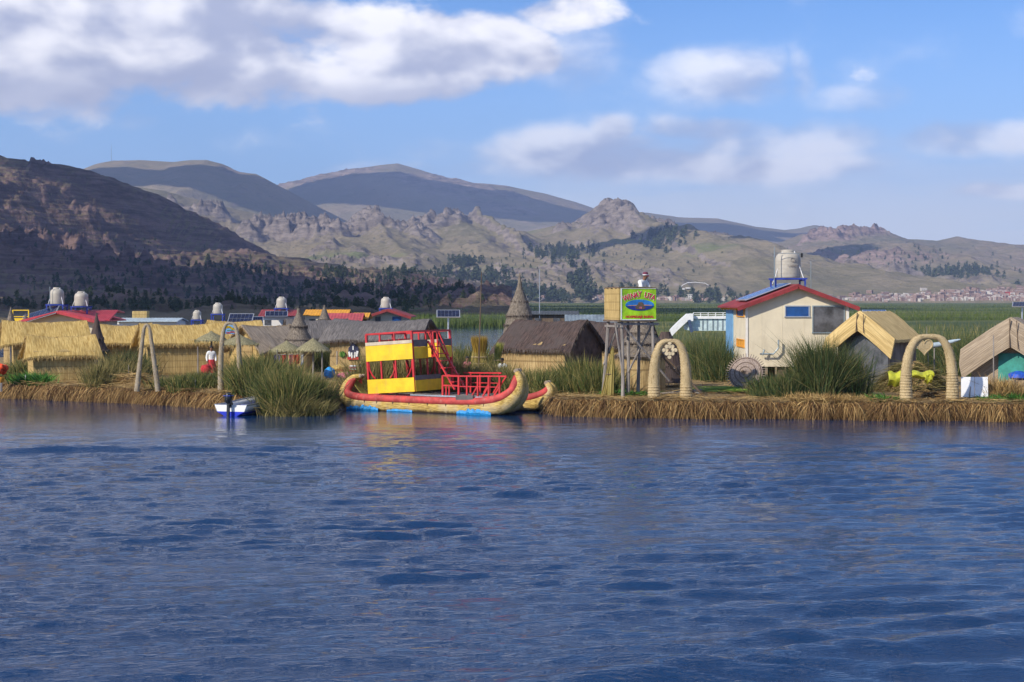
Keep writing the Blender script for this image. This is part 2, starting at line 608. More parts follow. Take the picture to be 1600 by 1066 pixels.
reed_green = grassy('reed_green', [(0.020, 0.045, 0.012), (0.055, 0.090, 0.020), (0.13, 0.145, 0.034), (0.36, 0.28, 0.10), (0.035, 0.062, 0.018)])
reed_dark = grassy('reed_dark', [(0.012, 0.034, 0.012), (0.028, 0.062, 0.018), (0.070, 0.100, 0.026), (0.20, 0.17, 0.065), (0.018, 0.042, 0.014)])
reed_tan = grassy('reed_tan', [(0.06, 0.075, 0.02), (0.16, 0.14, 0.045), (0.32, 0.25, 0.10), (0.09, 0.09, 0.03)])
leaf_green = grassy('leaf_green', [(0.015, 0.075, 0.012), (0.04, 0.14, 0.02), (0.10, 0.24, 0.03), (0.025, 0.10, 0.015)])
bright_green = grassy('bright_cut_green', [(0.12, 0.26, 0.03), (0.28, 0.44, 0.06), (0.40, 0.50, 0.12), (0.10, 0.20, 0.03)])
eave_gold = grassy('eave_gold', [(0.26, 0.17, 0.06), (0.46, 0.33, 0.14), (0.56, 0.43, 0.20), (0.20, 0.12, 0.04)])
eave_dark = grassy('eave_dark', [(0.06, 0.045, 0.04), (0.13, 0.10, 0.085), (0.20, 0.17, 0.15), (0.05, 0.04, 0.035)])
bundle_y = grassy('bundle_stalks', [(0.22, 0.15, 0.04), (0.42, 0.33, 0.09), (0.52, 0.43, 0.15), (0.20, 0.17, 0.04)])
bundle_g = grassy('bundle_green', [(0.14, 0.17, 0.03), (0.32, 0.36, 0.06), (0.44, 0.44, 0.12), (0.16, 0.14, 0.03)])
plume = grassy('plume', [(0.18, 0.10, 0.015), (0.34, 0.22, 0.03), (0.42, 0.30, 0.05), (0.12, 0.07, 0.015)])
field_green = grassy('field_reeds', [(0.050, 0.090, 0.018), (0.080, 0.125, 0.024), (0.13, 0.16, 0.036), (0.040, 0.070, 0.016)])


def hill_mat(name, grass, dry, rock, scale=1.0, green=None, strata=False):
    m, T, b = principled(name)
    geo = T.n('ShaderNodeNewGeometry')
    pos = geo.outputs['Position']
    s = T.n('ShaderNodeSeparateXYZ')
    T.put(s.inputs[0], geo.outputs['True Normal'])
    n1 = T.noise(pos, 0.0045 * scale, 6.0, 0.6)
    n2 = T.noise(pos, 0.045 * scale, 6.0, 0.7)
    n3 = T.noise(T.v('MULTIPLY', pos, (1, 1, 6)), 0.02 * scale, 5.0, 0.7)
    col = T.mix(T.ramp(T.m('ADD', T.m('MULTIPLY', n1, 0.6), T.m('MULTIPLY', n2, 0.4)), 0.40, 0.60), tuple(grass) + (1,), tuple(dry) + (1,))
    if green:
        g = T.noise(pos, 0.0028 * scale, 3.0, 0.5)
        col = T.mix(T.m('MULTIPLY', T.ramp(g, 0.58, 0.70), 0.7), col, tuple(green) + (1,))
    rockf = T.ramp(T.m('ADD', s.outputs[2], T.m('MULTIPLY', T.m('SUBTRACT', n2, 0.5), 0.55)), 0.90, 0.66)
    rk = T.mix(T.ramp(n3, 0.35, 0.65), tuple(x * 0.55 for x in rock) + (1,), tuple(min(1, x * 1.25) for x in rock) + (1,))
    col = T.mix(rockf, col, rk)
    at_ = T.n('ShaderNodeAttribute')
    at_.attribute_name = 'crag'
    col = T.mix(T.m('MULTIPLY', at_.outputs['Fac'], 0.85, clamp=True), col, rk)
    if strata:
        sl = T.noise(T.v('MULTIPLY', pos, (0.012, 0.012, 0.42)), 1.0, 4.0, 0.6, 0.4)
        col = T.mix(T.m('MULTIPLY', T.ramp(sl, 0.50, 0.60), 0.55), col, (0.065, 0.052, 0.038, 1))
    # scattered bushes
    bush = T.ramp(T.noise(pos, 0.085 * scale, 3.0, 0.6), 0.64, 0.69)
    bmask = T.ramp(n1, 0.42, 0.60)
    col = T.mix(T.m('MULTIPLY', T.m('MULTIPLY', bush, bmask), 0.75), col, (0.035, 0.05, 0.028, 1))
    T.put(b.inputs['Base Color'], col)
    b.inputs['Roughness'].default_value = 0.95
    b.inputs['Specular IOR Level'].default_value = 0.05
    bp = T.n('ShaderNodeBump')
    bp.inputs['Strength'].default_value = 0.9
    bp.inputs['Distance'].default_value = 6.0 / scale
    T.put(bp.inputs['Height'], T.m('ADD', n2, T.m('MULTIPLY', n3, 0.7)))
    T.put(b.inputs['Normal'], bp.outputs[0])
    return m


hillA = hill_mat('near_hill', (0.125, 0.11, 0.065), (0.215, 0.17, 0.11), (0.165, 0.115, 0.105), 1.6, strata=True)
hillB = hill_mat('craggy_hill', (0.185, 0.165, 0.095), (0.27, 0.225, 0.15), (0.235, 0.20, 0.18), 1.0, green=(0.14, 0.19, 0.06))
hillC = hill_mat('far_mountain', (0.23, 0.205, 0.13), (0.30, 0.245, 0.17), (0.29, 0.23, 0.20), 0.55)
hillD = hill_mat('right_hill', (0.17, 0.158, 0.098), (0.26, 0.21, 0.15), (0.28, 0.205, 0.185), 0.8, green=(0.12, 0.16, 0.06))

# ------------------------------------------------------------------ hills
def profile(pts):
    px = np.array([p[0] for p in pts], float)
    py = np.array([p[1] for p in pts], float)
    return lambda q: np.interp(q, px, py)


HILLS = {}


def hill(name, prof, D, wf, wb, px0, px1, nx, ny, p, mat, spur=0.25, lam=260, detail=10, crag=0, craglam=90, cragth=0.55, seed=1, slant=0.0, terr=0, spots=()):
    f = profile(prof)
    xs = np.linspace((px0 - 800) / F * D, (px1 - 800) / F * D, nx)
    u = np.linspace(0, 1, ny)
    tt = np.concatenate([-np.linspace(1, 0, 24)[:-1] ** 1.0 * wb / wf, u])      # behind the ridge, then down to the foot
    X, T_ = np.meshgrid(xs, tt)
    Yr = D + 0.06 * wf * (fbm(X / (lam * 3), X * 0, 3, seed + 50) - 0.5)
    Y = Yr - T_ * wf
    # profile measured along lines of sight, with a sideways slant so spurs run down at an angle
    pxv = 800 + F * (X + slant * T_ * wf) / D
    t = np.clip(T_, 0, 1)
    zr = H + (HZ - f(pxv)) / F * D
    Z = zr * (1 - t) ** p
    back = np.clip(-T_, 0, None)
    Z = Z * (1 - np.clip(back * wf / wb, 0, 1) ** 1.6 * 0.9)
    env = np.sin(np.pi * np.clip(t, 0, 1)) ** 0.8
    wx = X + 0.6 * lam * (fbm(X / lam, Y / lam, 3, seed + 9) - 0.5)
    sp_ = fbm(wx / lam, Y / (lam * 2.6), 5, seed, 0.52, ridged=True)
    Z = Z + spur * zr * env * (sp_ - 0.62)
    small = fbm(X / (lam * 0.22), Y / (lam * 0.30), 5, seed + 20, 0.55, ridged=True) - 0.55
    Z = Z + detail * small * (0.25 + env) * np.clip(1.2 - t, 0, 1)
    cr = np.zeros_like(Z)
    if crag:
        mk = fbm(X / (craglam * 3.2), Y / (craglam * 4.5), 4, seed + 30)
        cr = sstep(cragth, cragth + 0.10, mk) * np.clip(1.25 - t * 1.1, 0.0, 1)
        cr = cr * sstep(0.30, 0.6, fbm(X / craglam, Y / craglam, 2, seed + 31))
        for (sx_, st_, rx_, rt_) in spots:
            cr = np.maximum(cr, .62 * np.exp(-(((pxv - sx_) / rx_) ** 2 + ((T_ - st_) / rt_) ** 2) ** 2))
        r = fbm(X / (craglam * 0.33), Y / (craglam * 0.33), 5, seed + 40, 0.62, ridged=True)
        ridge_keep = 0.12 + 0.88 * sstep(0.0, 0.07, T_)
        Z = Z + crag * cr * (r * 1.5 - 0.45) * ridge_keep
    if terr:
        q = Z / terr
        fr = q - np.floor(q)
        Z = np.where((Z > 4) & (cr < 0.3), terr * (np.floor(q) + sstep(0.45, 0.95, fr)) * 0.8 + Z * 0.2, Z)
    Z = Z - sstep(0.96, 1.0, t) * 3.0
    V = np.stack([X.ravel(), Y.ravel(), Z.ravel()], 1)
    nr, nc = X.shape
    i, j = np.meshgrid(np.arange(nr - 1), np.arange(nc - 1), indexing='ij')
    a = (i * nc + j).ravel()
    q = np.stack([a, a + nc, a + nc + 1, a + 1], 1)
    me = np_mesh(name, V, [q], True)
    at_ = me.attributes.new('crag', 'FLOAT', 'POINT')
    at_.data.foreach_set('value', cr.ravel().astype(np.float32))
    o = link(name, me, mat)
    o['kind'] = 'structure'

    def hgt(x, y):
        jx = (x - xs[0]) / (xs[-1] - xs[0]) * (nc - 1)
        jx = int(min(max(jx, 0), nc - 2))
        k = np.searchsorted(-Y[:, jx], -y)
        k = min(max(int(k), 0), nr - 1)
        return Z[k, jx]
    HILLS[name] = hgt
    return o


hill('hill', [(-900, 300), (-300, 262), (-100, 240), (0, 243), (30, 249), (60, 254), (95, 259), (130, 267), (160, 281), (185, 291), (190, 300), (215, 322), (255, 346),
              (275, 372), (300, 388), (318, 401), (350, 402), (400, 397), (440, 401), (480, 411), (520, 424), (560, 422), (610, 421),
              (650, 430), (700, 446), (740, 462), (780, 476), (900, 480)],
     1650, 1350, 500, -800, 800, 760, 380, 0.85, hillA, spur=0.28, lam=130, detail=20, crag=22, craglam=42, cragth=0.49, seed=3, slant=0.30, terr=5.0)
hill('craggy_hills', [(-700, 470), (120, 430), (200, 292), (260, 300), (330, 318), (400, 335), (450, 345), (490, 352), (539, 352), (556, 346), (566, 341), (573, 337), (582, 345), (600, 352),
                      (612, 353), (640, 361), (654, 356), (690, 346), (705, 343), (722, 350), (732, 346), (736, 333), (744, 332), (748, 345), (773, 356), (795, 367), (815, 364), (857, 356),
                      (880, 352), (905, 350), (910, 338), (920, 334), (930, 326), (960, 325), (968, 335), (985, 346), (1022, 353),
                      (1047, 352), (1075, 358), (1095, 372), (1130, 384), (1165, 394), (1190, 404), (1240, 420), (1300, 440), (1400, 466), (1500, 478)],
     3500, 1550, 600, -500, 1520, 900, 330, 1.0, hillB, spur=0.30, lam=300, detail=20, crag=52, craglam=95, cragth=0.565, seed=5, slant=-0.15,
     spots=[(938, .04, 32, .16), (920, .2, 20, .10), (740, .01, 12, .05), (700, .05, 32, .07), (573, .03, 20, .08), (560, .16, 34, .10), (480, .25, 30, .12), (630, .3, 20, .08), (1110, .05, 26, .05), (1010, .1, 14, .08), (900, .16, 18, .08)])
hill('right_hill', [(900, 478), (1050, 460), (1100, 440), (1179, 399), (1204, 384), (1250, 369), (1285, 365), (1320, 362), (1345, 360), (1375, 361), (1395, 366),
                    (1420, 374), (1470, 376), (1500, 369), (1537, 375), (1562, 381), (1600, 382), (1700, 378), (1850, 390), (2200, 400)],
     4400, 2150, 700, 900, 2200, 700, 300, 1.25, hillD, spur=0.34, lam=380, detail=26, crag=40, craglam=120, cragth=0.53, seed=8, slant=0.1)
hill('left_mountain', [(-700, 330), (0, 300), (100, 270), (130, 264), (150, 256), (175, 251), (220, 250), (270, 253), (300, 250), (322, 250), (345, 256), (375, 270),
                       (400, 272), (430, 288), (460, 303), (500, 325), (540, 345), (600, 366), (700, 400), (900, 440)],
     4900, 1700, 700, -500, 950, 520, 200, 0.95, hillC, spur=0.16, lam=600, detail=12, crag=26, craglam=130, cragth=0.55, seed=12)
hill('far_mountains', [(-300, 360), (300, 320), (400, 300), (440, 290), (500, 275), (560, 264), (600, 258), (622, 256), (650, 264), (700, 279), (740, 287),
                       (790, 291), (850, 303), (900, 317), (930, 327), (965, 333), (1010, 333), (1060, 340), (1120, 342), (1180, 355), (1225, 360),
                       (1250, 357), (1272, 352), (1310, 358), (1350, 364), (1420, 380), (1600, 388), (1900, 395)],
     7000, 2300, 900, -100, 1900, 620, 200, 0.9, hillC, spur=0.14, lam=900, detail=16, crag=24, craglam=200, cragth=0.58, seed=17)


# woods and shrubs on the hills: trees that read as one mass
def wood(name, pts, mat):
    """pts: (x, y, z, height, width)"""
    P = np.array(pts)
    k = 80
    n = len(P)
    r = rng.random((n, k)) ** 0.5
    a = rng.uniform(0, 2 * PI, (n, k))
    h = rng.random((n, k))
    rad = P[:, 4:5] / 2 * np.sin(np.pi * (0.12 + 0.88 * h) ** 0.8) * r
    cx = P[:, 0:1] + rad * np.cos(a)
    cy = P[:, 1:2] + rad * np.sin(a)
    cz = P[:, 2:3] + P[:, 3:4] * (0.1 + 0.9 * h)
    c = np.stack([cx, cy, cz], 2).reshape(-1, 3)
    sz = np.repeat(P[:, 4] * 0.16, k)[:, None]
    tri = c[:, None, :] + rng.normal(0, 1, (len(c), 3, 3)) * sz[:, None, :] * np.array([1, 1, 1.15])
    V = tri.reshape(-1, 3)
    return link(name, np_mesh(name, V, [np.arange(len(V)).reshape(-1, 3)]), mat)


tree_green = grassy('far_tree_green', [(0.030, 0.048, 0.022), (0.050, 0.074, 0.030), (0.078, 0.100, 0.042), (0.038, 0.058, 0.026)])


def scatter(hname, regions, n, hrange, D, wf):
    out = []
    f = HILLS[hname]
    while len(out) < n:
        px, py0, rx, ry = random.choice(regions)
        pxx = random.gauss(px, rx * 0.5)
        pyy = random.gauss(py0, ry * 0.5)
        # march along the line of sight to the slope
        y = D - wf
        hit = None
        while y < D + 60:
            x = (pxx - 800) / F * y
            if f(x, y) >= zat(pyy, y):
                hit = (x, y)
                break
            y += wf / 160
        if hit:
            x, y = hit
            hh = random.uniform(*hrange) * min(1, (y / 1300) ** .8 if D < 2000 else 1)
            out.append((x, y, f(x, y) - 0.5, hh, hh * random.uniform(0.35, 0.7)))
    return out


pts = scatter('hill', [(210, 440, 110, 24), (330, 435, 90, 26), (420, 452, 90, 22), (520, 450, 80, 20), (600, 440, 70, 14), (660, 452, 50, 12), (100, 450, 110, 16),
                       (380, 425, 70, 14), (470, 465, 120, 12), (250, 465, 180, 8), (520, 430, 30, 8), (630, 430, 30, 8), (700, 462, 40, 8)], 560, (3.5, 7), 1650, 1350)
pts += scatter('hill', [(100, 482, 160, 7), (300, 482, 160, 7), (500, 480, 140, 7), (620, 478, 90, 6)], 500, (3, 7), 1650, 1350)
pts += scatter('hill', [(150, 400, 200, 60), (560, 460, 140, 16)], 300, (2, 4), 1650, 1350)
tag(wood('wooded_slope', pts, tree_green), 'dark blue green trees scattered over the foot of the near hill', 'trees', kind='stuff')
pts = scatter('craggy_hills', [(900, 395, 50, 10), (870, 400, 40, 10), (1040, 372, 30, 9), (1030, 380, 34, 12), (905, 440, 24, 16), (870, 470, 70, 6), (960, 462, 90, 6),
                               (730, 415, 22, 6), (760, 440, 60, 12), (690, 440, 34, 10), (1110, 470, 60, 5), (800, 462, 80, 8)], 620, (8, 15), 3500, 1550)
pts += scatter('craggy_hills', [(500, 420, 80, 30), (800, 420, 150, 40), (1000, 410, 120, 40)], 220, (3, 6), 3500, 1550)
pts += scatter('right_hill', [(1440, 452, 90, 9), (1500, 430, 60, 6), (1350, 458, 80, 6), (1560, 458, 50, 6), (1380, 440, 60, 10)], 420, (9, 16), 4400, 2150)
pts += scatter('right_hill', [(1400, 420, 180, 40)], 160, (5, 10), 4400, 2150)
tag(wood('distant_woods', pts, tree_green), 'distant groves of dark trees dotted over the craggy hills', 'trees', kind='stuff')

# clouds over the hills, high above the picture: they cast the broad shade on the slopes
cloud_m, T, b = principled('cloud_white')
b.inputs['Base Color'].default_value = (0.85, 0.86, 0.88, 1)
b.inputs['Roughness'].default_value = 1.0


def cloud(tx, ty, tz, rx, ry, alt, label, seed):
    """a cloud whose shadow falls on the point (tx, ty, tz)"""
    k = (alt - tz) / TO_SUN.z
    c = Vector((tx, ty, tz)) + TO_SUN * k
    rr = random.Random(seed)
    mb = MB()
    for q in range(15):
        a, d = rr.uniform(0, 2 * PI), rr.random() ** 0.5
        x, y = math.cos(a) * d * rx * 0.75, math.sin(a) * d * ry * 0.75
        s = (0.30 + 0.25 * rr.random()) * (1.1 - 0.5 * d)
        n = 12
        vs, fs = [], []
        for i in range(n + 1):
            th = PI * i / n
            for j in range(18):
                ph = 2 * PI * j / 18
                w = 1 + 0.16 * math.sin(ph * 5 + q + i) * math.sin(th * 3) + rr.uniform(-.05, .05)
                zz = math.cos(th)
                vs.append((x + rx * s * w * math.sin(th) * math.cos(ph), y + ry * s * w * math.sin(th) * math.sin(ph), (zz if zz > 0 else zz * 0.25) * 130 * s * 2))
        for i in range(n):
            for j in range(18):
                a0, b0 = i * 18 + j, i * 18 + (j + 1) % 18
                fs.append((a0, a0 + 18, b0 + 18, b0))
        mb.add(vs, fs)
    o = mb.build('cloud', cloud_m, loc=c, smooth=True)
    o['kind'] = 'structure'
    return o


def seen(px, py, D):
    return ((px - 800) / F * D, D, zat(py, D))




def on_hill(nm, px, py, D0, D1):
    f, y = HILLS[nm], D0
    while y < D1:
        x = (px - 800) / F * y
        if f(x, y) >= zat(py, y): return x, y, zat(py, y)
        y += 6
    return seen(px, py, D1)


cloud(*seen(300, 285, 4500), 620, 300, 1150, '', 1)
cloud(*seen(430, 315, 4700), 420, 260, 1200, '', 4)
cloud(*seen(640, 330, 6400), 860, 520, 1350, '', 2)
cloud(*seen(860, 340, 6300), 620, 460, 1350, '', 3)
cloud(*seen(1080, 352, 6400), 700, 420, 1300, '', 5)
cloud(*on_hill('hill', 110, 450, 310, 1700), 190, 200, 800, '', 6)
cloud(*on_hill('hill', 190, 300, 310, 1700), 95, 110, 850, '', 10)  # unseen cloud added to darken the upper face of the near hill
cloud(*on_hill('hill', 500, 462, 310, 1700), 110, 150, 800, '', 11)
cloud(-95, 440, 10, 170, 160, 850, '', 12)  # unseen cloud added to shade the bare foot of the near hill
cloud(*on_hill('hill', 330, 440, 310, 1700), 200, 200, 800, '', 7)
cloud(*on_hill('right_hill', 1265, 398, 2300, 4400), 190, 160, 1150, '', 8)
cloud(*on_hill('right_hill', 1110, 456, 2260, 4400), 200, 110, 900, '', 9)

# ------------------------------------------------------------------ haze
haze_m = bpy.data.materials.new('haze')
haze_m.use_nodes = True
ht = haze_m.node_tree
for n_ in list(ht.nodes):
    if n_.type == 'BSDF_PRINCIPLED': ht.nodes.remove(n_)
pv = ht.nodes.new('ShaderNodeVolumePrincipled')
pv.inputs['Color'].default_value = (0.46, 0.61, 1.0, 1)
pv.inputs['Density'].default_value = 0.000120
pv.inputs['Anisotropy'].default_value = 0.1
ht.links.new(pv.outputs[0], ht.nodes['Material Output'].inputs['Volume'])
tag(MB().box((0, 4000, 345), (15000, 9400, 700)).build('haze', haze_m), kind='stuff')

# ------------------------------------------------------------------ water
def wm():
    m, T, b = principled('lake_water')
    pos = T.n('ShaderNodeNewGeometry').outputs['Position']
    s = T.n('ShaderNodeSeparateXYZ')
    T.put(s.inputs[0], pos)
    b.inputs['Base Color'].default_value = (0.006, 0.034, 0.104, 1)
    b.inputs['Roughness'].default_value = 0.03
    b.inputs['IOR'].default_value = 1.333
    b.inputs['Specular IOR Level'].default_value = 0.5
    amp = T.ramp(s.outputs[1], 59.0, 42.0, 0.12, 1.0)
    mp = T.n('ShaderNodeMapping')
    mp.inputs['Rotation'].default_value = (0, 0, R(-7))
    T.put(mp.inputs[0], pos)
    pos = mp.outputs[0]
    n1 = T.noise(T.v('MULTIPLY', pos, (0.7, 2.0, 1)), 5.2, 4.0, 0.62, 0.5)
    n2 = T.noise(T.v('MULTIPLY', pos, (0.8, 1.9, 1)), 14.0, 3.0, 0.6, 0.3)
    n3 = T.noise(T.v('MULTIPLY', pos, (0.6, 2.4, 1)), 0.9, 3.0, 0.5, 0.5)
    patch = T.ramp(T.noise(T.v('MULTIPLY', pos, (0.5, 1.0, 1)), 0.16, 3.0), 0.35, 0.65, 0.65, 1.1)
    h = T.m('ADD', T.m('ADD', n1, T.m('MULTIPLY', n2, 0.40)), T.m('MULTIPLY', n3, 0.28))
    h = T.m('MULTIPLY', T.m('MULTIPLY', h, amp), patch)
    bp = T.n('ShaderNodeBump')
    bp.inputs['Strength'].default_value = 1.0
    bp.inputs['Distance'].default_value = 0.050
    T.put(bp.inputs['Height'], h)
    T.put(b.inputs['Normal'], bp.outputs[0])
    return m


water_m = wm()
ny, nx = 1000, 600
ys = 11.0 * (105.0 / 11.0) ** (np.arange(ny) / (ny - 1))
U = np.linspace(-1, 1, nx)
YY, UU = np.meshgrid(ys, U, indexing='ij')
XX = UU * (9 + 0.42 * YY)
Z = np.zeros_like(XX)
wr = np.random.default_rng(5)
WX = XX + 1.0 * (fbm(XX / 6, YY / 5, 2, 71) - 0.5)
WY = YY + 1.0 * (fbm(XX / 6, YY / 5, 2, 75) - 0.5)
DY = YY ** 2 / (H * 1600)
for k in range(64):
    lam_ = 0.28 * (6.0) ** wr.random()
    th = R(90) + wr.normal(0.12, 0.26)
    kx, ky = math.cos(th) * 2 * PI / lam_, math.sin(th) * 2 * PI / lam_
    Z += 0.0044 * lam_ ** 0.8 * sstep(0.9, 2.2, lam_ / DY) * np.sin(WX * kx + WY * ky + wr.uniform(0, 2 * PI))
env_ = 0.5 + 0.9 * sstep(0.35, 0.7, fbm(XX / 9, YY / 7, 3, 81))
near = 0.12 + 0.88 * sstep(60, 43, YY)
Z *= env_ * near


def crest(x0, y0, x1, y1, w, a):
    """a wake crest"""
    global Z
    t = np.clip(((XX - x0) * (x1 - x0) + (YY - y0) * (y1 - y0)) / ((x1 - x0) ** 2 + (y1 - y0) ** 2), -0.3, 1.3)
    d = ((XX - x0) * -(y1 - y0) + (YY - y0) * (x1 - x0)) / math.hypot(x1 - x0, y1 - y0)
    d = d + 0.5 * (fbm(XX / 3, YY / 3, 2, 91) - 0.5)
    Z += a * np.exp(-(d / w) ** 2) * sstep(-0.3, 0.1, t) * sstep(1.3, 0.9, t)


g2 = lambda px, py: ((px - 800) / F * (H * F / (py - HZ)), H * F / (py - HZ))
for (a_, b_, w_, am) in [((-100, 706), (560, 702), .35, .10), ((620, 702), (820, 692), .3, .07), ((900, 1062), (1700, 985), .45, .13), ((1050, 1010), (1700, 955), .4, .09),
                         ((0, 1046), (420, 1024), .35, .06), ((240, 985), (900, 930), .4, .05), ((60, 870), (500, 842), .35, .05), ((170, 775), (330, 792), .3, .05), ((20, 830), (200, 812), .3, .05)]:
    crest(*g2(*a_), *g2(*b_), w_ * .8, am * (1.1 if am in (.13, .10, .09) else .62))
fade = sstep(104, 92, YY) * sstep(11, 13.5, YY) * sstep(1.0, 0.94, np.abs(UU))
Z *= fade
nV = ny * nx
i, j = np.meshgrid(np.arange(ny - 1), np.arange(nx - 1), indexing='ij')
a = (i * nx + j).ravel()
q = np.stack([a, a + 1, a + nx + 1, a + nx], 1)
V = np.stack([XX.ravel(), YY.ravel(), Z.ravel()], 1)
outer = np.array([[-9000, -600, 0], [9000, -600, 0], [9000, 8500, 0], [-9000, 8500, 0]], float)
# fan the flat outer lake onto every border vertex
V = np.concatenate([V, outer])
tris = []
for e0, e1, c in ((list(range(0, nx)), None, nV + 0), ([r * nx + nx - 1 for r in range(ny)], None, nV + 1),
                  (list(range((ny - 1) * nx + nx - 1, (ny - 1) * nx - 1, -1)), None, nV + 2), ([r * nx for r in range(ny - 1, -1, -1)], None, nV + 3)):
    for p_, q_ in zip(e0, e0[1:]):
        tris.append((q_, p_, c))
for c0, corner in ((nV, nx - 1), (nV + 1, nV - 1), (nV + 2, (ny - 1) * nx), (nV + 3, 0)):
    tris.append((c0, nV + (c0 - nV + 1) % 4, corner))
me = np_mesh('water', V, [q, np.array(tris)], True)
wo = link('water', me, water_m)
wo['kind'] = 'structure'

# ------------------------------------------------------------------ the floating island
straw_ground_m, T, b = principled('straw_ground')
pos = T.n('ShaderNodeNewGeometry').outputs['Position']
c_ = T.mix(T.ramp(T.noise(pos, 1.3, 6.0, 0.7), 0.35, 0.65), (0.09, 0.055, 0.024, 1), (0.33, 0.22, 0.09, 1))
c_ = T.mix(T.ramp(T.noise(T.v('MULTIPLY', pos, (3, 30, 10)), 1.0, 3.0), 0.4, 0.65), c_, (0.42, 0.30, 0.13, 1))
T.put(b.inputs['Base Color'], c_)
b.inputs['Roughness'].default_value = 0.95
bp = T.n('ShaderNodeBump')
bp.inputs['Distance'].default_value = 0.08
T.put(bp.inputs['Height'], T.noise(pos, 9.0, 5.0, 0.7))
T.put(b.inputs['Normal'], bp.outputs[0])

EDGE = [(-500, 612), (-200, 617), (0, 622), (150, 628), (300, 636), (345, 640), (420, 640), (505, 641), (530, 630), (600, 627), (720, 629), (800, 633), (845, 640), (876, 650), (1000, 653),
        (1200, 655), (1400, 657), (1600, 659), (1800, 661), (2100, 662)]
BZ = 0.63


def edge_xy(px):
    py = float(np.interp(px, [e[0] for e in EDGE], [e[1] for e in EDGE]))
    Y = H * F / (py - HZ)
    return (px - 800) / F * Y, Y


epx = np.arange(-500, 2101, 8.0)
E_ = np.array([edge_xy(p) for p in epx])
E_[:, 1] += (fbm(epx / 60, epx * 0, 4, 44) - 0.5) * 1.0 + (fbm(epx / 17, epx * 0, 3, 46) - 0.5) * 0.9
rows = []
for (off, z) in ((-0.05, -0.5), (0.05, 0.05), (0.22, 0.45), (0.42, BZ - 0.08), (0.8, BZ), (1.6, BZ + 0.03), (3.0, BZ), (6, BZ), (12, BZ), (22, BZ), (34, BZ - 0.1), (36, -0.5)):
    jit = (fbm(epx / 22 + off, epx * 0 + off * 3, 3, 47) - 0.5)
    rows.append(np.stack([E_[:, 0] + 0 * off, E_[:, 1] + off + 0.2 * jit * (off < 3), np.full(len(epx), z) + 0.10 * jit * (z > 0.3)], 1))
G = np.stack(rows)
nr, nc = G.shape[:2]
i, j = np.meshgrid(np.arange(nr - 1), np.arange(nc - 1), indexing='ij')
a = (i * nc + j).ravel()
skirt_dark = paint('wet_reed_edge', (0.06, 0.032, 0.016), 0.9, 0.3, 3, 0.8)
isl = link('island_ground', np_mesh('island_ground', G.reshape(-1, 3), [np.stack([a, a + 1, a + nc + 1, a + nc], 1)], True), straw_ground_m)
isl['kind'] = 'structure'
isl.data.materials.append(skirt_dark)
_mi = np.zeros(len(isl.data.polygons), dtype=np.int32)
_mi[:(nc - 1) * 3] = 1
isl.data.polygons.foreach_set('material_index', _mi)


def edge_at(px):
    return np.interp(px, epx, E_[:, 0]), np.interp(px, epx, E_[:, 1])


# the ragged fringe of cut reeds hanging over the edge
n = 44000
px = rng.uniform(-300, 1900, n)
ex, ey = edge_at(px)
lay = rng.random(n)
off = 0.15 + 0.7 * lay ** 1.5
clump = fbm(px / 7, px * 0, 3, 60)
P = np.stack([ex, ey + off, BZ - 0.04 - 0.22 * rng.random(n) ** 2 + 0.05 * rng.random(n) + 0.14 * (clump - 0.5)], 1)
ln = (0.30 + 0.75 * rng.random(n)) * (0.55 + 0.85 * clump)
lean = rng.normal(0, 0.30, n) + 0.5 * (fbm(px / 25, px * 0, 2, 61) - 0.5)
D = np.stack([lean * ln, -(0.35 + 0.4 * rng.random(n)) * ln - off * 0.55, -0.30 * ln * rng.random(n)], 1)
droop = np.stack([0.15 * lean, 0.1 * rng.random(n), -(0.30 + 0.50 * rng.random(n)) * ln], 1)
fr = link('cut_reed_fringe', blades_mesh('cut_reed_fringe', P, D, rng.uniform(0.012, 0.034, n), droop, 3), stalk_gold)
tag(fr, 'brown and gold ends of cut reeds hanging over the edge of the floating island', 'reeds', kind='stuff')
# loose straw lying on top
n = 26000
px = rng.uniform(-300, 1900, n)
ex, ey = edge_at(px)
dep = rng.random(n) ** 2.2 * 14 + 0.3
P = np.stack([ex * (1 + dep / 90), ey + dep, BZ + 0.02 + 0.10 * rng.random(n)], 1)
th = rng.uniform(0, 2 * PI, n)
ln = rng.uniform(0.25, 0.8, n)
D = np.stack([np.cos(th) * ln, np.sin(th) * ln * 0.8, rng.uniform(-0.05, 0.22, n) * ln], 1)
ls = link('loose_straw', blades_mesh('loose_straw', P, D, rng.uniform(0.012, 0.03, n), np.array([[0, 0, -0.04]]) * np.ones((n, 1)), 2), straw)
tag(ls, 'loose golden straw strewn over the top of the island', 'straw', kind='stuff')

# ------------------------------------------------------------------ reed beds
bed_m, T, b = principled('reed_bed_top')
pos = T.n('ShaderNodeNewGeometry').outputs['Position']
k1 = T.noise(T.v('MULTIPLY', pos, (0.3, 1, 1)), 0.02, 5.0, 0.6)
k2 = T.noise(pos, 0.25, 5.0, 0.7)
c_ = T.mix(T.ramp(k1, 0.42, 0.58), (0.040, 0.075, 0.016, 1), (0.150, 0.165, 0.040, 1))
c_ = T.mix(T.m('MULTIPLY', T.ramp(k2, 0.4, 0.65), 0.6), c_, (0.055, 0.085, 0.020, 1))
T.put(b.inputs['Base Color'], c_)
b.inputs['Roughness'].default_value = 0.95
bp = T.n('ShaderNodeBump')
bp.inputs['Distance'].default_value = 0.7
T.put(bp.inputs['Height'], T.noise(pos, 1.1, 5.0, 0.7))
T.put(b.inputs['Normal'], bp.outputs[0])


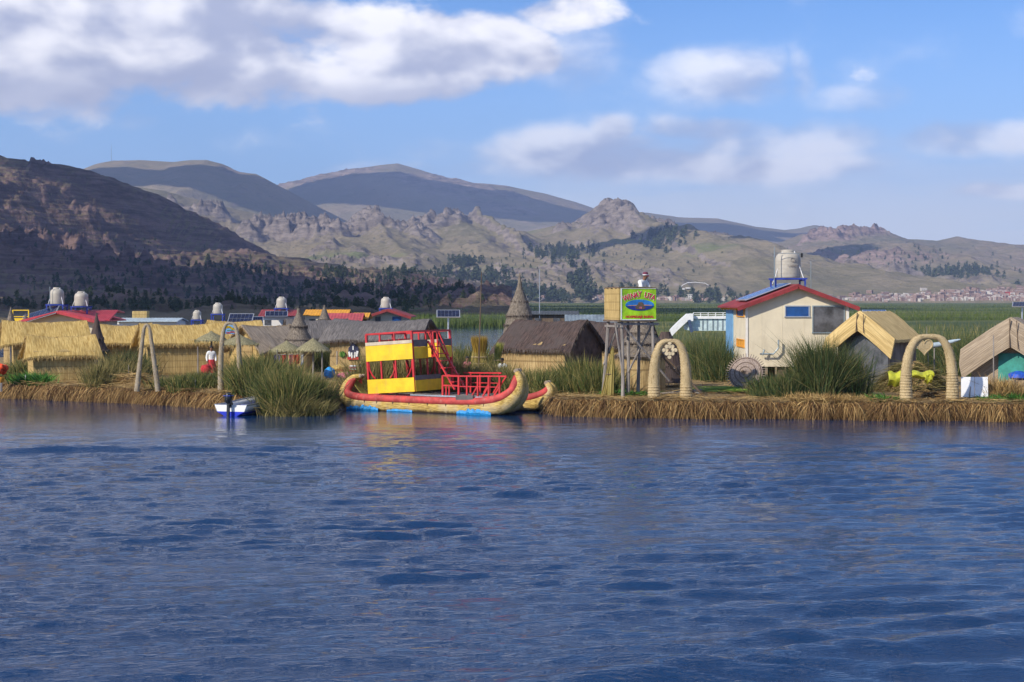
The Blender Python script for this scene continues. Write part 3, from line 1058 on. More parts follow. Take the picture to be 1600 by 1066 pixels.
def bed(name, x0, x1, y0, y1, z, n_x, n_y, label, nb, hb, wb, mat, seed, z0=-0.3):
    xs = np.linspace(x0, x1, n_x)
    r = (y1 / y0) ** (np.arange(n_y) / (n_y - 1))
    X, Rr = np.meshgrid(xs, r)
    Y = y0 * Rr + 0.05 * y0 * (fbm(X / (y0 * 0.1), Rr * 0, 4, seed) - 0.5) * (Rr < 1.5)
    Zt = z * sstep(1.0, 1.012, Rr) + 0.5 * (fbm(X / 14, Y / 14, 4, seed + 2) - 0.5)
    Zt[0] = z0
    nr, nc = X.shape
    i, j = np.meshgrid(np.arange(nr - 1), np.arange(nc - 1), indexing='ij')
    a = (i * nc + j).ravel()
    V1 = np.stack([X.ravel(), Y.ravel(), Zt.ravel()], 1)
    q = np.stack([a, a + 1, a + nc + 1, a + nc], 1)
    q = q[V1[q[:, 0], 0] > (608 - 800) / F * V1[q[:, 0], 1] + 6 * (fbm(V1[q[:, 0], 1] / 20, V1[q[:, 0], 1] * 0, 3, 5) - .5)]
    # blades along the front edge and scattered through the top
    t = rng.random(nb) ** 2.5
    by = y0 * (y1 / y0) ** (t * 0.8)
    hw = np.minimum(np.maximum(abs(x0), abs(x1)), 0.36 * by + 12)
    bx = rng.uniform(-1, 1, nb) * hw
    keep = (bx > x0) & (bx < x1) & (bx > (608 - 800) / F * by)
    bx, by = bx[keep], by[keep]
    m_ = len(bx)
    ye = np.interp(bx, xs, Y[0])
    by = np.maximum(by, ye + 0.2)
    hh = hb * (0.7 + 0.5 * rng.random(m_)) + 0.25 * (fbm(bx / 5, by / 9, 3, seed + 6) - 0.5)
    zb = np.where(by < ye + 2.5, z0, z - 1.0 - 0.4 * hb + 0.25 * hb)
    Pb = np.stack([bx, by, zb], 1)
    hh = np.where(by < ye + 2.5, z + 0.4 * hb * rng.random(m_), hh)
    Db = np.stack([rng.normal(0, 0.12, m_) * hh, rng.normal(0, 0.1, m_) * hh, hh], 1)
    dr = np.stack([rng.normal(0, 0.15, m_), np.zeros(m_), -0.1 * rng.random(m_)], 1)
    V2, f2 = blades(Pb, Db, wb * by / y0 * (0.6 + 0.8 * rng.random(m_)), dr, 2)
    nn = len(V1)
    me = np_mesh(name, np.concatenate([V1, V2]), [q, f2[0] + nn, f2[1] + nn], False)
    me.materials.append(bed_m)
    me.materials.append(mat)
    mi = np.concatenate([np.zeros(len(q), int), np.ones(len(f2[0]) + len(f2[1]), int)])
    me.polygons.foreach_set('material_index', mi)
    return tag(link(name, me, None), label, 'reeds', kind='stuff')


bed('reed_bed', -1400, 1400, 262, 2250, 1.55, 300, 150, 'wide green reed bed reaching to the far shore', 60000, 1.9, 0.10, field_green, 21)
bed('reed_thicket', 7.0, 130, 99, 250, 1.25, 220, 60, 'darker reeds growing close behind the island on the right', 42000, 1.9, 0.045, reed_green, 31)


# ------------------------------------------------------------------ clumps of rushes
def clump_(name, label, px0, px1, Y0, Y1, h, n, mat, z0=BZ - 0.1, cat='rushes', lean=0.16, dome=True, w=(0.014, 0.036)):
    Yc = (Y0 + Y1) / 2
    c = at((px0 + px1) / 2, Yc, 0)
    hw = (px1 - px0) / 2 / F * Yc
    hd = (Y1 - Y0) / 2
    m_ = max(5, int(hw * hd * 9) + 6)
    ca, cr_ = rng.uniform(0, 2 * PI, m_), rng.random(m_) ** 0.5
    k = rng.integers(0, m_, n)
    tx, ty = np.cos(ca) * cr_ * hw, np.sin(ca) * cr_ * hd
    th_ = (0.45 + 0.55 * rng.random(m_)) * (1 - 0.25 * cr_ ** 3)
    sp_ = 0.16 + 0.14 * hw * rng.random(m_)
    x = tx[k] + rng.normal(0, 1, n) * sp_[k]
    y = ty[k] + rng.normal(0, 1, n) * sp_[k]
    tl = rng.normal(0, lean * .5, m_)
    hh = h * 1.12 * th_[k] * (0.45 + 0.55 * rng.random(n) ** 0.8)
    tall = rng.random(n) < 0.02
    hh = np.where(tall, hh * 1.18, hh)
    P = np.stack([x, y, np.full(n, z0)], 1)
    ox = tl[k] + (x - tx[k]) * 0.25 + rng.normal(0, lean * .8, n)
    oy = (y - ty[k]) * 0.25 + rng.normal(0, lean, n)
    D = np.stack([ox * hh, oy * hh, hh], 1)
    bent = (rng.random(n) < 0.22) * rng.uniform(.2, .9, n)
    dr = np.stack([ox * hh * 0.7 + bent * hh * .5 * np.sign(ox), oy * hh * 0.7, -hh * (0.4 * rng.random(n) * np.hypot(ox, oy) + .42 * bent)], 1)
    o = link(name, blades_mesh(name, P, D, rng.uniform(w[0], w[1], n), dr, 3), mat, loc=(c.x, c.y, 0))
    return tag(o, label, cat)


CL = [
    ('tan and green rushes behind the orange ornament at the far left', 0, 50, 74, 79, 1.35, 1800, reed_green),
    ('bushy olive rushes between the small gold hut and the crossed pole arch', 154, 202, 70, 76, 1.65, 4200, reed_tan),
    ('dark rushes in front of the low golden hut beside the pointed brown hut', 180, 232, 77, 82, 1.7, 2600, reed_dark),
    ('low green rushes in front of the long golden hut', 250, 338, 67, 71, 1.1, 5200, reed_green),
    ('dark rushes growing between the legs of the arch with the painted sign', 348, 372, 68, 71, 1.2, 1200, reed_dark),
    ('tall green rushes right behind the small motor boat', 370, 450, 65, 72, 2.1, 6500, reed_green),
    ('dark rushes behind the thatched parasols', 490, 560, 84, 92, 2.2, 3400, reed_dark),
    ('rushes seen through the cabin of the yellow and red boat', 548, 700, 66.5, 69.5, 2.1, 6000, reed_tan),
    ('rushes behind the red railing of the reed boat', 690, 800, 66.5, 70, 1.75, 5200, reed_tan),
    ('green rushes in front of the dark brown hut', 786, 900, 64.5, 69, 1.35, 7000, reed_green),
    ('rushes left of the lookout tower', 875, 962, 64.5, 69, 1.65, 6000, reed_green),
    ('dark rushes left of the cream house', 1078, 1142, 74, 84, 2.3, 6500, reed_dark),
    ('tall dark rushes in front of the cream house', 1242, 1340, 60.8, 64.0, 2.7, 11000, reed_dark),
    ('low dark rushes at the foot of the cream house wall', 1178, 1260, 61.2, 64, 1.35, 3500, reed_dark),
    ('rushes behind the arch with the heart', 1440, 1545, 78, 92, 2.5, 7500, reed_dark),
    ('rushes at the right edge behind the worn hut', 1560, 1680, 92, 96, 2.2, 2500, reed_green),
]
for (lb, a0, a1, y0, y1, h, n, mt) in CL:
    clump_('rush_clump', lb, a0, a1, y0, y1, h, n, mt)
clump_('rush_clump', 'pale green rushes beside the channel behind the reed boat', 640, 800, 88, 93, 1.7, 4500, reed_green)
clump_('rush_clump', 'tall rushes standing in the water between the motor boat and the reed boat', 424, 500, 61.6, 65.0, 2.3, 9000, reed_green, z0=-0.1, lean=0.14)
clump_('rush_clump', 'yellowed rushes at the waterline left of the reed boat', 430, 500, 60.9, 62.4, 1.2, 3200, reed_tan, z0=-0.1, lean=0.28)
clump_('dry_grass', 'dry golden grass at the foot of the tall dark rushes', 1200, 1400, 59.9, 61.2, 0.5, 3600, straw, cat='grass', lean=0.35)
clump_('dry_grass', 'dry golden grass heap beside the white panel on the right', 1545, 1600, 60.6, 62.5, 1.2, 2400, straw, cat='grass', lean=0.3)
clump_('leafy_plant', 'fresh green leaves beside the orange ornament', 35, 78, 71.8, 73.4, 0.85, 1300, leaf_green, cat='plant', lean=0.45, w=(0.03, 0.06))
clump_('leafy_plant', 'low green leaves between the posts of the lookout tower', 946, 1012, 62.5, 64.5, 0.45, 1300, leaf_green, cat='plant', lean=0.7, w=(0.03, 0.06))
clump_('leafy_plant', 'low green leaves right of the tall dark rushes', 1372, 1396, 59.8, 61, 0.5, 600, leaf_green, cat='plant', lean=0.6, w=(0.03, 0.06))
clump_('leafy_plant', 'low green leaves under the white panel', 1533, 1554, 59.6, 60.6, 0.42, 500, leaf_green, cat='plant', lean=0.6, w=(0.03, 0.06))
clump_('leafy_plant', 'low green leaves at the right end of the bank', 1574, 1604, 59.6, 60.6, 0.5, 700, leaf_green, cat='plant', lean=0.6, w=(0.03, 0.06))
# freshly cut reeds spread on the ground
n = 900
c = at(1126, 66, BZ + 0.05)
P = np.stack([rng.normal(0, 0.55, n), rng.normal(0, 0.7, n), 0.12 * rng.random(n)], 1)
th = rng.normal(-0.3, 0.35, n)
ln = rng.uniform(0.5, 1.1, n)
D = np.stack([np.cos(th) * ln, np.sin(th) * ln * .5, 0.05 * ln], 1)
tag(link('cut_reeds', blades_mesh('cut_reeds', P, D, 0.03, np.zeros((n, 3)), 2), bright_green, loc=c), 'bright green cut reeds spread to dry beside the woven disc', 'cut reeds')


# ------------------------------------------------------------------ reed huts
def fringe(name, pts, dirs, n, mat, parent, length, w=0.022):
    """straw ends hanging along a line of points"""
    pts = np.array([tuple(p) for p in pts])
    t = rng.random(n) * (len(pts) - 1)
    k = np.minimum(t.astype(int), len(pts) - 2)
    f = (t - k)[:, None]
    P = pts[k] * (1 - f) + pts[k + 1] * f
    d = np.array(dirs)[None, :] * (length * (0.5 + rng.random(n)))[:, None] + rng.normal(0, 0.04, (n, 3))
    return link(name, blades_mesh(name, P + rng.normal(0, .015, (n, 3)), d, w, np.array([[0, 0, -0.05]]) * np.ones((n, 1)), 2), mat, parent)


def hut(label, px, Y, yaw, L, Wd, hw, hr, roofm, wallm, eavem, z0=BZ + .11, ov=0.32, endov=0.45, power=1.25, name='reed_hut', door=None, thick=0.14, flare=0.0, cat='hut', gable=None):
    c = at(px, Y, z0 - 0.05)
    root = empty(name, c, yaw, label, cat)
    # walls
    mb = MB()
    k = 24
    top = hr - 0.18
    vs = []
    hx, hy = L / 2, Wd / 2
    mb.add([(-hx, -hy, -.15), (hx, -hy, -.15), (hx, hy, -.15), (-hx, hy, -.15), (-hx, -hy, hw), (hx, -hy, hw), (hx, hy, hw), (-hx, hy, hw), (-hx, 0, top), (hx, 0, top)],
           [(0, 1, 5, 4), (2, 3, 7, 6), (3, 0, 4, 8, 7), (1, 2, 6, 9, 5), (4, 5, 9, 8), (6, 7, 8, 9)])
    mb.build('wall', wallm, root)
    if gable:
        for sx in (-1, 1):
            MB().add([(sx * (hx + q), y, z) for q in (.02, .09) for (y, z) in ((-hy, .25), (hy, .25), (hy, hw), (0, top), (-hy, hw))],
                     [(0, 1, 2, 3, 4), (9, 8, 7, 6, 5)] + [(k_, (k_ + 1) % 5, (k_ + 1) % 5 + 5, k_ + 5) for k_ in range(5)]).build('gable_matting', gable, root)
    # roof
    he = hw - 0.10
    nx_ = max(16, int(L * 9))
    ns = 17
    grid = []
    sd = random.random() * 50
    for a in range(nx_ + 1):
        u = a / nx_ * 2 - 1
        row = []
        for q in range(ns):
            s = q / (ns - 1) * 2 - 1
            e = abs(u) ** 6
            x = u * (hx + endov) + 0.05 * (float(vnoise(s * 4, sd, 5)) - .5)
            y = s * (hy + ov + flare * e)
            z = hr - (hr - he) * abs(s) ** power + 0.05 * (float(vnoise(x * 3 + sd, s * 3, 6)) - 0.5) + 0.025 * (random.random() - .5)
            z -= 0.16 * (1 - u * u) * (1 - .6 * abs(s)) + 0.03 * e + 0.22 * e * abs(s) ** 2
            x += u * e * 0.22 * abs(s) ** 2
            z += 0.07 * (float(vnoise(x * 1.6 + sd, 3, 7)) - 0.5) * abs(s)
            row.append((x, y, z))
        grid.append(row)
    rf = MB().sheet(grid, thick).build('roof', roofm, root, smooth=True)
    fringe('eave_reeds', [(g[0][0], g[0][1], g[0][2] - thick * .4) for g in grid], (0, -0.25, -1), int(L * 130), eavem, rf, 0.12)
    fringe('ridge_reeds', [(g[ns // 2][0], g[ns // 2][1], g[ns // 2][2]) for g in grid], (0, -0.7, -0.15), int(L * 60), eavem, rf, 0.12)
    for gi in (0, -1):
        fringe('gable_reeds', [(p[0], p[1], p[2] - thick * .3) for p in grid[gi]], (0.15 if gi else -0.15, 0, -1), int(Wd * 120), eavem, rf, 0.14)
    if door:
        sx, dw, dh, dm = door
        MB().box((sx * (hx + 0.02), 0, dh / 2), (0.05, dw, dh)).build('door', dm, root)
    return root


hutB = hut('long golden hut with a dark gable behind the small gold hut', 70, 82, R(22), 3.3, 2.6, 1.75, 2.75, gold_thatch, gold_mat, eave_gold, door=(-1, .9, 1.5, glass_grey))
hutA = hut('small golden thatched hut nearest the bank at the left', 95, 75.6, R(23), 2.75, 2.3, 1.35, 2.15, gold_thatch, gold_mat, eave_gold, power=1.35, ov=.2, endov=.22)
hutC = hut('low golden hut beside the pointed brown hut', 194, 88, R(20), 2.1, 2.6, 1.6, 2.5, gold_thatch, gold_mat, eave_gold)
hutD = hut('large golden hut with a long woven front behind the crossed pole arch', 284, 83, R(21), 3.85, 2.8, 1.7, 2.6, gold_thatch, gold_mat, eave_gold, ov=.2, endov=.25)
hut('ochre hut roof showing behind the arch with the painted sign', 366, 96, R(15), 2.3, 3.0, 1.6, 2.6, gold_thatch, gold_mat, eave_gold)
hut('tent-like golden hut tilted to the right behind the parasols', 420, 92, R(52), 3.4, 2.9, 1.1, 2.4, worn_thatch, gold_mat, eave_gold, power=1.05, door=(-1, 1.0, 1.2, tan_wall))
hut('grey roofed hut low behind the tall grey cone', 495, 99, R(15), 3.0, 3.0, 1.6, 2.65, grey_thatch, tan_wall, eave_dark)
hutF = hut('large hut with a broad grey thatch and a hanging textile', 597, 85, R(-12), 4.5, 3.9, 1.85, 2.78, grey_thatch, tan_wall, eave_dark, power=1.35, endov=0.4)
hutG = hut('dark brown thatched hut with straw walls left of the lookout tower', 861, 78, R(-33), 3.6, 3.4, 1.6, 2.85, brown_thatch, tan_wall, eave_dark, power=1.1, endov=0.25, ov=.25, door=(1, 1.0, 1.35, dark), gable=brown_thatch)  # the door here is a dark sheet painted as the unlit doorway
hut('dark hut behind the lookout tower posts', 962, 86, R(-20), 3.0, 3.0, 1.5, 2.7, brown_thatch, tan_wall, eave_dark)


# textiles on the wall of the big grey hut
def wall_local(root, x, y, z):
    return root.matrix_basis @ Vector((x, y, z))


t_ = empty('hanging_textile', wall_local(hutF, -0.95, -2.02, 0.65), R(-12), 'black and white patterned textile on the wall of the grey hut', 'textile')
MB().prism([(-.28, .15), (.30, .12), (.28, .62), (.10, .78), (.22, .98), (.05, .90), (-.05, .98), (-.16, .90), (-.24, 1.0), (-.12, .76), (-.26, .60)], 0, -0.03).build('black_cloth', navy_cloth, t_)
for (x, z, w, h) in ((-.20, .28, .10, .26), (-.07, .22, .08, .30), (.09, .24, .08, .30), (.21, .30, .10, .30), (-.17, .92, .09, .14), (.12, .90, .10, .14), (0, .60, .05, .2)):
    MB().box((x, -0.045, z), (w, 0.02, h), Matrix.Rotation(x, 3, 'Y')).build('white_patch', white_cloth, t_)
MB().box((0.0, -0.02, 0.06), (0.62, 0.04, 0.14)).build('red_border', red_cloth, t_)
t_ = empty('wall_ornament', wall_local(hutF, -1.55, -2.02, 0.92), R(-12), 'small green star shaped ornament on the wall of the grey hut', 'ornament')
mb = MB()
for k in range(6):
    a = k * PI / 6
    mb.bar((-math.cos(a) * .17, -.02, -math.sin(a) * .17), (math.cos(a) * .17, -.02, math.sin(a) * .17), 0.045)
mb.build('star', leaf_green, t_)

# heaped goods below the grey hut wall
t_ = empty('goods_heap', at(538, 78, BZ), 0, 'blue bundle and colourful blankets lying left of the grey hut', 'goods')
mb = MB(); mb.lathe([(.22, 0), (.30, .15), (.26, .40), (.10, .52), (.03, .55)], 12, (-.72, 0, 0), .08); mb.build('blue_sack', blue_tarp, t_, smooth=True)
mb = MB(); mb.lathe([(.55, 0), (.50, .12), (.30, .24), (.05, .28)], 14, (0.05, 0, 0), .12); mb.build('patterned_blanket', pink_cloth, t_, smooth=True)
mb = MB(); mb.lathe([(.30, .22), (.42, .36), (.40, .46), (.05, .56)], 14, (-.25, .3, .1), .15); mb.build('straw_bundle', gold_thatch, t_, smooth=True)
mb = MB(); mb.tube([(-.4, .4, 0), (-.4, .4, 1.3)], .03, 6); mb.build('stake', wood_grey, t_)
t_ = empty('cloth_stack', at(556, 72, BZ), 0, 'folded white and red cloths stacked behind the left end of the reed boat', 'cloths')
for k, (mm, w) in enumerate(((red_cloth, .62), (white_cloth, .56), (pink_cloth, .6), (white_cloth, .5))):
    MB().box((0, 0, .62 + k * .07), (w, .4, .06), Matrix.Rotation(.1 * k, 3, 'Z')).build('folded_cloth', mm, t_, bevel=.02)
MB().box((0, 0, .3), (.7, .45, .58)).build('table_box', wood_grey, t_, bevel=.01)


# tent shaped huts at the right with thick woven barge panels
def tent(label, px, Y, yaw, L, Wd, hw, hr, mat, wallm, doorm, depth=1.0, z0=BZ + .11, dw=1.5, dh=1.45, notch=0.95):
    root = empty('reed_tent_hut', at(px, Y, z0 - .05), yaw, label, 'hut')
    hx, hy = L / 2, Wd / 2
    MB().add([(-hx + .35, -hy + .2, -.15), (hx, -hy + .2, -.15), (hx, hy - .2, -.15), (-hx + .35, hy - .2, -.15), (-hx + .35, -hy + .2, hw), (hx, -hy + .2, hw), (hx, hy - .2, hw), (-hx + .35, hy - .2, hw),
              (-hx + .35, 0, hr - .2), (hx, 0, hr - .2)],
             [(0, 1, 5, 4), (2, 3, 7, 6), (3, 0, 4, 8, 7), (1, 2, 6, 9, 5), (4, 5, 9, 8), (6, 7, 8, 9)]).build('wall', wallm, root)
    grid = []
    for a in range(21):
        u = a / 20 * 2 - 1
        row = []
        for q in range(15):
            s = q / 14 * 2 - 1
            row.append((u * hx + .03 * random.uniform(-1, 1), s * (hy + .15), hr - (hr - hw + .15) * abs(s) ** 1.12 + .02 * random.uniform(-1, 1)))
        grid.append(row)
    rf = MB().sheet(grid, .12).build('roof', mat, root, smooth=True)
    # drooping hood of matting round the gable
    g2_ = []
    for q in range(25):
        s = q / 24 * 2 - 1
        zt = hr + .03 - (hr - hw + .12) * abs(s) ** 1.12
        g2_.append([(-hx - .02, s * (hy + .20), zt), (-hx - .30, s * (hy + .22), zt - depth * .5), (-hx - .26, s * (hy + .14) * .98, max(zt - depth, zt - depth * (1 - .0 * abs(s))))])
    mb = MB()
    nq = len(g2_)
    vs = [p for r in g2_ for p in r] + [(p[0] + .12, p[1], p[2]) for r in g2_ for p in r]
    fs = []
    m_ = nq * 3
    for q in range(nq - 1):
        for k in range(2):
            a = q * 3 + k
            fs.append((a, a + 1, a + 4, a + 3)); fs.append((a + m_ + 3, a + m_ + 4, a + m_ + 1, a + m_))
        fs.append((q * 3 + 2, q * 3 + 2 + m_, q * 3 + 5 + m_, q * 3 + 5)); fs.append((q * 3, q * 3 + 3, q * 3 + 3 + m_, q * 3 + m_))
    fs += [(0, 0 + m_, 1 + m_, 1), (1, 1 + m_, 2 + m_, 2)]
    e = (nq - 1) * 3
    fs += [(e, e + 1, e + 1 + m_, e + m_), (e + 1, e + 2, e + 2 + m_, e + 1 + m_)]
    mb.add(vs, fs)
    hd = mb.build('gable_hood', mat, root, smooth=True)
    mb = MB()
    mb.tube([(-hx - .22, 0.02, hr - .05), (-hx - .36, .02, hr - depth)], .025, 6)
    mb.tube([(-hx - .22, -0.25, hr - .12), (-hx - .36, -.32, hr - depth - .05)], .018, 6)
    mb.build('rope', wood_brown, hd)
    MB().box((-hx + .32, 0, dh / 2), (.06, dw, dh)).build('door', doorm, root)
    return root


tH = tent('golden tent-like hut with a solar lamp beside the cream house', 1368, 69.5, R(54), 3.3, 2.75, 2.2, 3.25, pale_thatch, thatch('grey_reed_panel', (.14, .12, .11), (.26, .23, .21), (3, 24, 1)), glass_grey, depth=.85, dw=2.3, dh=2.2)  # the door here is a grey sheet coloured as the shaded opening
tI = tent('weathered brown tent-like hut with a teal door at the right edge', 1586, 68, R(66), 2.8, 3.7, 1.75, 3.0, worn_thatch, worn_thatch, teal, depth=1.25, dw=1.1, dh=1.5)
t_ = empty('blue_bundle', at(1592, 67, BZ + .45), 0, 'bright blue tarpaulin bundle beside the teal door', 'bundle')
MB().lathe([(.2, 0), (.42, .1), (.44, .25), (.2, .38), (.04, .4)], 12, jit=.12).build('tarp', paint('royal_tarp', (.02, .09, .55), .4, .2, 5, .7), t_, smooth=True)
MB().box((0, 0, -.2), (1.1, .6, .4)).build('base_mat', worn_thatch, t_)
t_ = empty('wooden_crate', at(1577, 63.5, BZ), R(20), 'broken grey wooden frame on the straw beside the white panel', 'frame')
for a, b_ in (((-.35, 0, .5), (.3, 0, .62)), ((-.35, 0, .5), (.25, .1, .05)), ((.3, 0, .62), (.36, 0, .1)), ((-.35, 0, .5), (-.1, .3, .1))):
    MB().bar(a, b_, .06).build('board', wood_grey, t_)


# conical reed huts
def cone(label, px, Y, tiers, z0=BZ + .11, mat=cone_thatch, em=eave_dark, tilt=0.0, wall=None):
    root = empty('cone_hut', at(px, Y, z0), 0, label, 'hut')
    if wall:
        r, h = wall
        MB().lathe([(r, -.15), (r, h)], 22).build('wall', tan_wall, root, smooth=True)
    for (r0, za, r1, zb) in tiers:
        mb = MB()
        pr = []
        for k in range(9):
            t = k / 8
            pr.append((r0 + (r1 - r0) * t ** 0.85, za + (zb - za) * t))
        pr = [(r0 * .85, za + .05)] + pr
        mb.lathe(pr, 26, jit=.045)
        o = mb.build('thatch_tier', mat, root, smooth=True)
        fringe('tier_reeds', [(r0 * math.cos(a), r0 * math.sin(a), za + .05) for a in [2 * PI * q / 24 for q in range(25)]], (0, 0, -1), int(r0 * 320), em, o, .14)
    return root


cone('pointed brown cone hut between the golden huts at the left', 151, 80, [(.78, .55, .34, 1.25), (.62, 1.15, .25, 1.85), (.36, 1.75, .02, 3.05)], mat=brown_thatch)
cone('tall grey cone hut behind the parasols', 467, 84, [(1.05, 1.1, .62, 1.7), (.72, 1.6, .35, 2.35), (.45, 2.3, .10, 3.05), (.10, 3.0, .11, 3.25)], wall=(.8, 1.2))
cone('small grey cone tip in front of the red roof', 507, 100, [(.62, 1.9, .3, 2.5), (.4, 2.45, .03, 3.4)], wall=(.5, 2.0))
cone('tall pointed grey cone hut behind the dark brown hut', 812, 86, [(1.35, .6, .95, 1.6), (1.05, 1.5, .75, 2.45), (.85, 2.35, .62, 2.95), (.74, 2.85, .42, 3.7), (.46, 3.6, .14, 4.4), (.16, 4.3, .03, 5.15)], wall=(1.2, .8))
cone('grey pointed cone at the far left behind the golden huts', 17, 92, [(.55, 1.5, .28, 2.3), (.32, 2.2, .02, 3.3)], wall=(.4, 1.6))
cone('small round hut with shaggy roof between the tower posts', 1003, 66.5, [(1.12, 1.35, .70, 1.95), (.88, 1.9, .50, 2.4), (.60, 2.3, .16, 3.0)], wall=(.98, 1.5))
cone('dark cone hut behind the right leg of the tower', 1040, 70, [(1.0, 0.1, .85, .9), (.9, .8, .60, 1.5), (.66, 1.4, .2, 2.3)], mat=brown_thatch)
cone('small dark pointed hut far behind the golden huts', 40, 96, [(.5, 1.7, .02, 2.9)], mat=grey_thatch, wall=(.4, 1.8))


# thatched parasols
def parasol(label, px, Y, r, zt, ztop):
    root = empty('thatched_parasol', at(px, Y, BZ + .11), 0, label, 'parasol')
    mb = MB()
    mb.lathe([(r * .9, zt + .01), (r, zt), (r * .82, zt + .15), (r * .5, zt + (ztop - zt) * .62), (r * .18, ztop - .05), (.03, ztop + .05)], 26, jit=.04)
    o = mb.build('canopy', umb_thatch, root, smooth=True)
    fringe('canopy_reeds', [(r * math.cos(a), r * math.sin(a), zt + .05) for a in [2 * PI * q / 24 for q in range(25)]], (0, 0, -1), int(r * 300), grassy_umb, o, .10)
    MB().tube([(0, 0, -.15), (.02, 0, zt + .3)], .045, 8).build('pole', wood_grey, root)
    return root


grassy_umb = grassy('umbrella_straw', [(0.12, 0.11, 0.05), (0.28, 0.26, 0.14), (0.36, 0.33, 0.2), (0.14, 0.13, 0.06)])
parasol('thatched parasol above the woman in white', 330, 80, .82, 1.65, 2.1)
parasol('thatched parasol right behind the arch with the painted sign', 374, 78, .92, 1.52, 1.98)
parasol('thatched parasol left of the tall grey cone', 448, 76, .82, 1.25, 1.72)
parasol('thatched parasol nearest the grey hut with the textile', 489, 75, .84, 1.30, 1.86)
for px_, lab in ((433, 'grey post below the parasol left of the cone'), (503, 'pale post at the edge of the parasol nearest the grey hut'), (309, 'thin pole at the right end of the large golden hut')):
    o = MB().tube([(0, 0, 0), (.01, 0, .9), (0, 0, 1.5)], [.04, .035, .03], 8).build('post', wood_grey, loc=at(px_, 74.5 if px_ > 400 else 79, BZ))
    tag(o, lab, 'post')
t_ = empty('souvenir_stall', at(452, 77.5, BZ), 0, 'stall of colourful hangings under the parasols', 'stall')
MB().bar((-.75, 0, 1.15), (.6, 0, 1.2), .04).build('rail', wood_grey, t_)
for k, (x, mm, w, h) in enumerate(((-.6, paint('violet_cloth', (.16, .12, .40), .9), .3, .36), (-.22, red_cloth, .26, .42), (.08, pink_cloth, .2, .5), (.34, red_cloth, .3, .44), (.62, white_cloth, .12, .5))):
    mb = MB()
    mb.sheet([[(x + w * (i / 5 - .5), .03 * math.sin(i * 2 + k), 1.16 - h * j / 4 - .03 * math.sin(i)) for j in range(5)] for i in range(6)], .02)
    mb.build('hanging_cloth', mm, t_)
MB().box((-.1, .3, .3), (1.1, .4, .55)).build('counter', worn_thatch, t_, bevel=.03)


# ------------------------------------------------------------------ reed arches
def arch(label, pxl, pxr, pyb, Y, pytop, rb, rt, mat, flat=0.35, peak=False, yaw=0.0, lean=(0, 0)):
    xl, xr = (pxl - 800) / F * Y, (pxr - 800) / F * Y
    c = Vector(((xl + xr) / 2, Y, BZ - .05))
    w = (xr - xl) / 2
    h = zat(pytop, Y) - BZ
    root = empty('reed_arch', c, yaw, label, 'arch')
    pts, rad = [], []
    n = 33
    for k in range(n):
        t = k / (n - 1) * 2 - 1
        if peak:
            x = w * (math.copysign(abs(t) ** 1.0, t)) * (1 if abs(t) > .12 else 1)
            z = h * (1 - abs(t) ** 1.9) if abs(t) < .25 else h * (1 - .25 ** 1.9) * (1 - (abs(t) - .25) / .75)
            if t < 0: x = lean[0] + (-w - lean[0]) * (abs(t) ** .8)
            else: x = lean[0] + (w - lean[0]) * abs(t)
        else:
            a = PI / 2 * t
            x = w * (math.copysign(abs(math.sin(a)) ** .62, t) if abs(t) < 1 else t)
            z = h * abs(math.cos(a)) ** .62
            x *= 1 + .02 * math.sin(PI * min(1, z / h))
        pts.append((x, 0, z))
        rad.append(rt + (rb - rt) * abs(t) ** 1.3)
        if not peak: rad[-1] = rt + (rb - rt) * min(1, (1 - z / h) ** .45)
    # dense resample with binding rings
    P, Q = [], []
    for k in range(len(pts) - 1):
        a, b_ = Vector(pts[k]), Vector(pts[k + 1])
        m_ = max(1, int((b_ - a).length / .05))
        for q in range(m_):
            f = q / m_
            P.append(a.lerp(b_, f))
            Q.append((rad[k] * (1 - f) + rad[k + 1] * f) * (1.0 if len(P) % 2 else .91))
    P.append(Vector(pts[-1])); Q.append(rad[-1])
    tb_ = MB().tube(P, Q, 14).build('reed_tube', mat, root, smooth=True)
    nb_ = 420
    k_ = rng.integers(2, len(P) - 3, nb_)
    PA = np.array([tuple(p) for p in P]); QA = np.array(Q)
    a_ = rng.uniform(0, 2 * PI, nb_)
    tg = PA[k_ + 1] - PA[k_ - 1]; tg /= np.linalg.norm(tg, axis=1, keepdims=True)
    n1_ = np.stack([-tg[:, 2], 0 * a_, tg[:, 0]], 1)
    n2_ = np.array([[0, 1.0, 0]]) * np.ones((nb_, 1))
    od = n1_ * np.cos(a_)[:, None] + n2_ * np.sin(a_)[:, None]
    sg_n = np.where(tg[:, 2] > 0, -1, 1)[:, None]
    link('frayed_reeds', blades_mesh('frayed_reeds', PA[k_] + od * (QA[k_] * .97)[:, None], od * .035 + tg * sg_n * rng.uniform(.08, .2, nb_)[:, None], .012, np.zeros((nb_, 3)), 2), eave_gold, tb_)
    return root


arch('crossed pole arch of bent pale trunks at the left of the bank', 214, 247, 603, 67.5, 506, .125, .065, arch_grey, peak=True, lean=(-.02, 0))
a2 = arch('slim pale arch carrying a small painted sign', 345, 374, 606, 66.3, 503, .135, .055, arch_grey)
a3 = arch('cream reed arch with a flower ornament in front of the tower', 1022, 1072, 621, 61.0, 531, .26, .085, arch_reed)
a4 = arch('cream reed arch with a heart ornament at the right', 1416, 1488, 630, 59.7, 524, .25, .10, arch_reed)
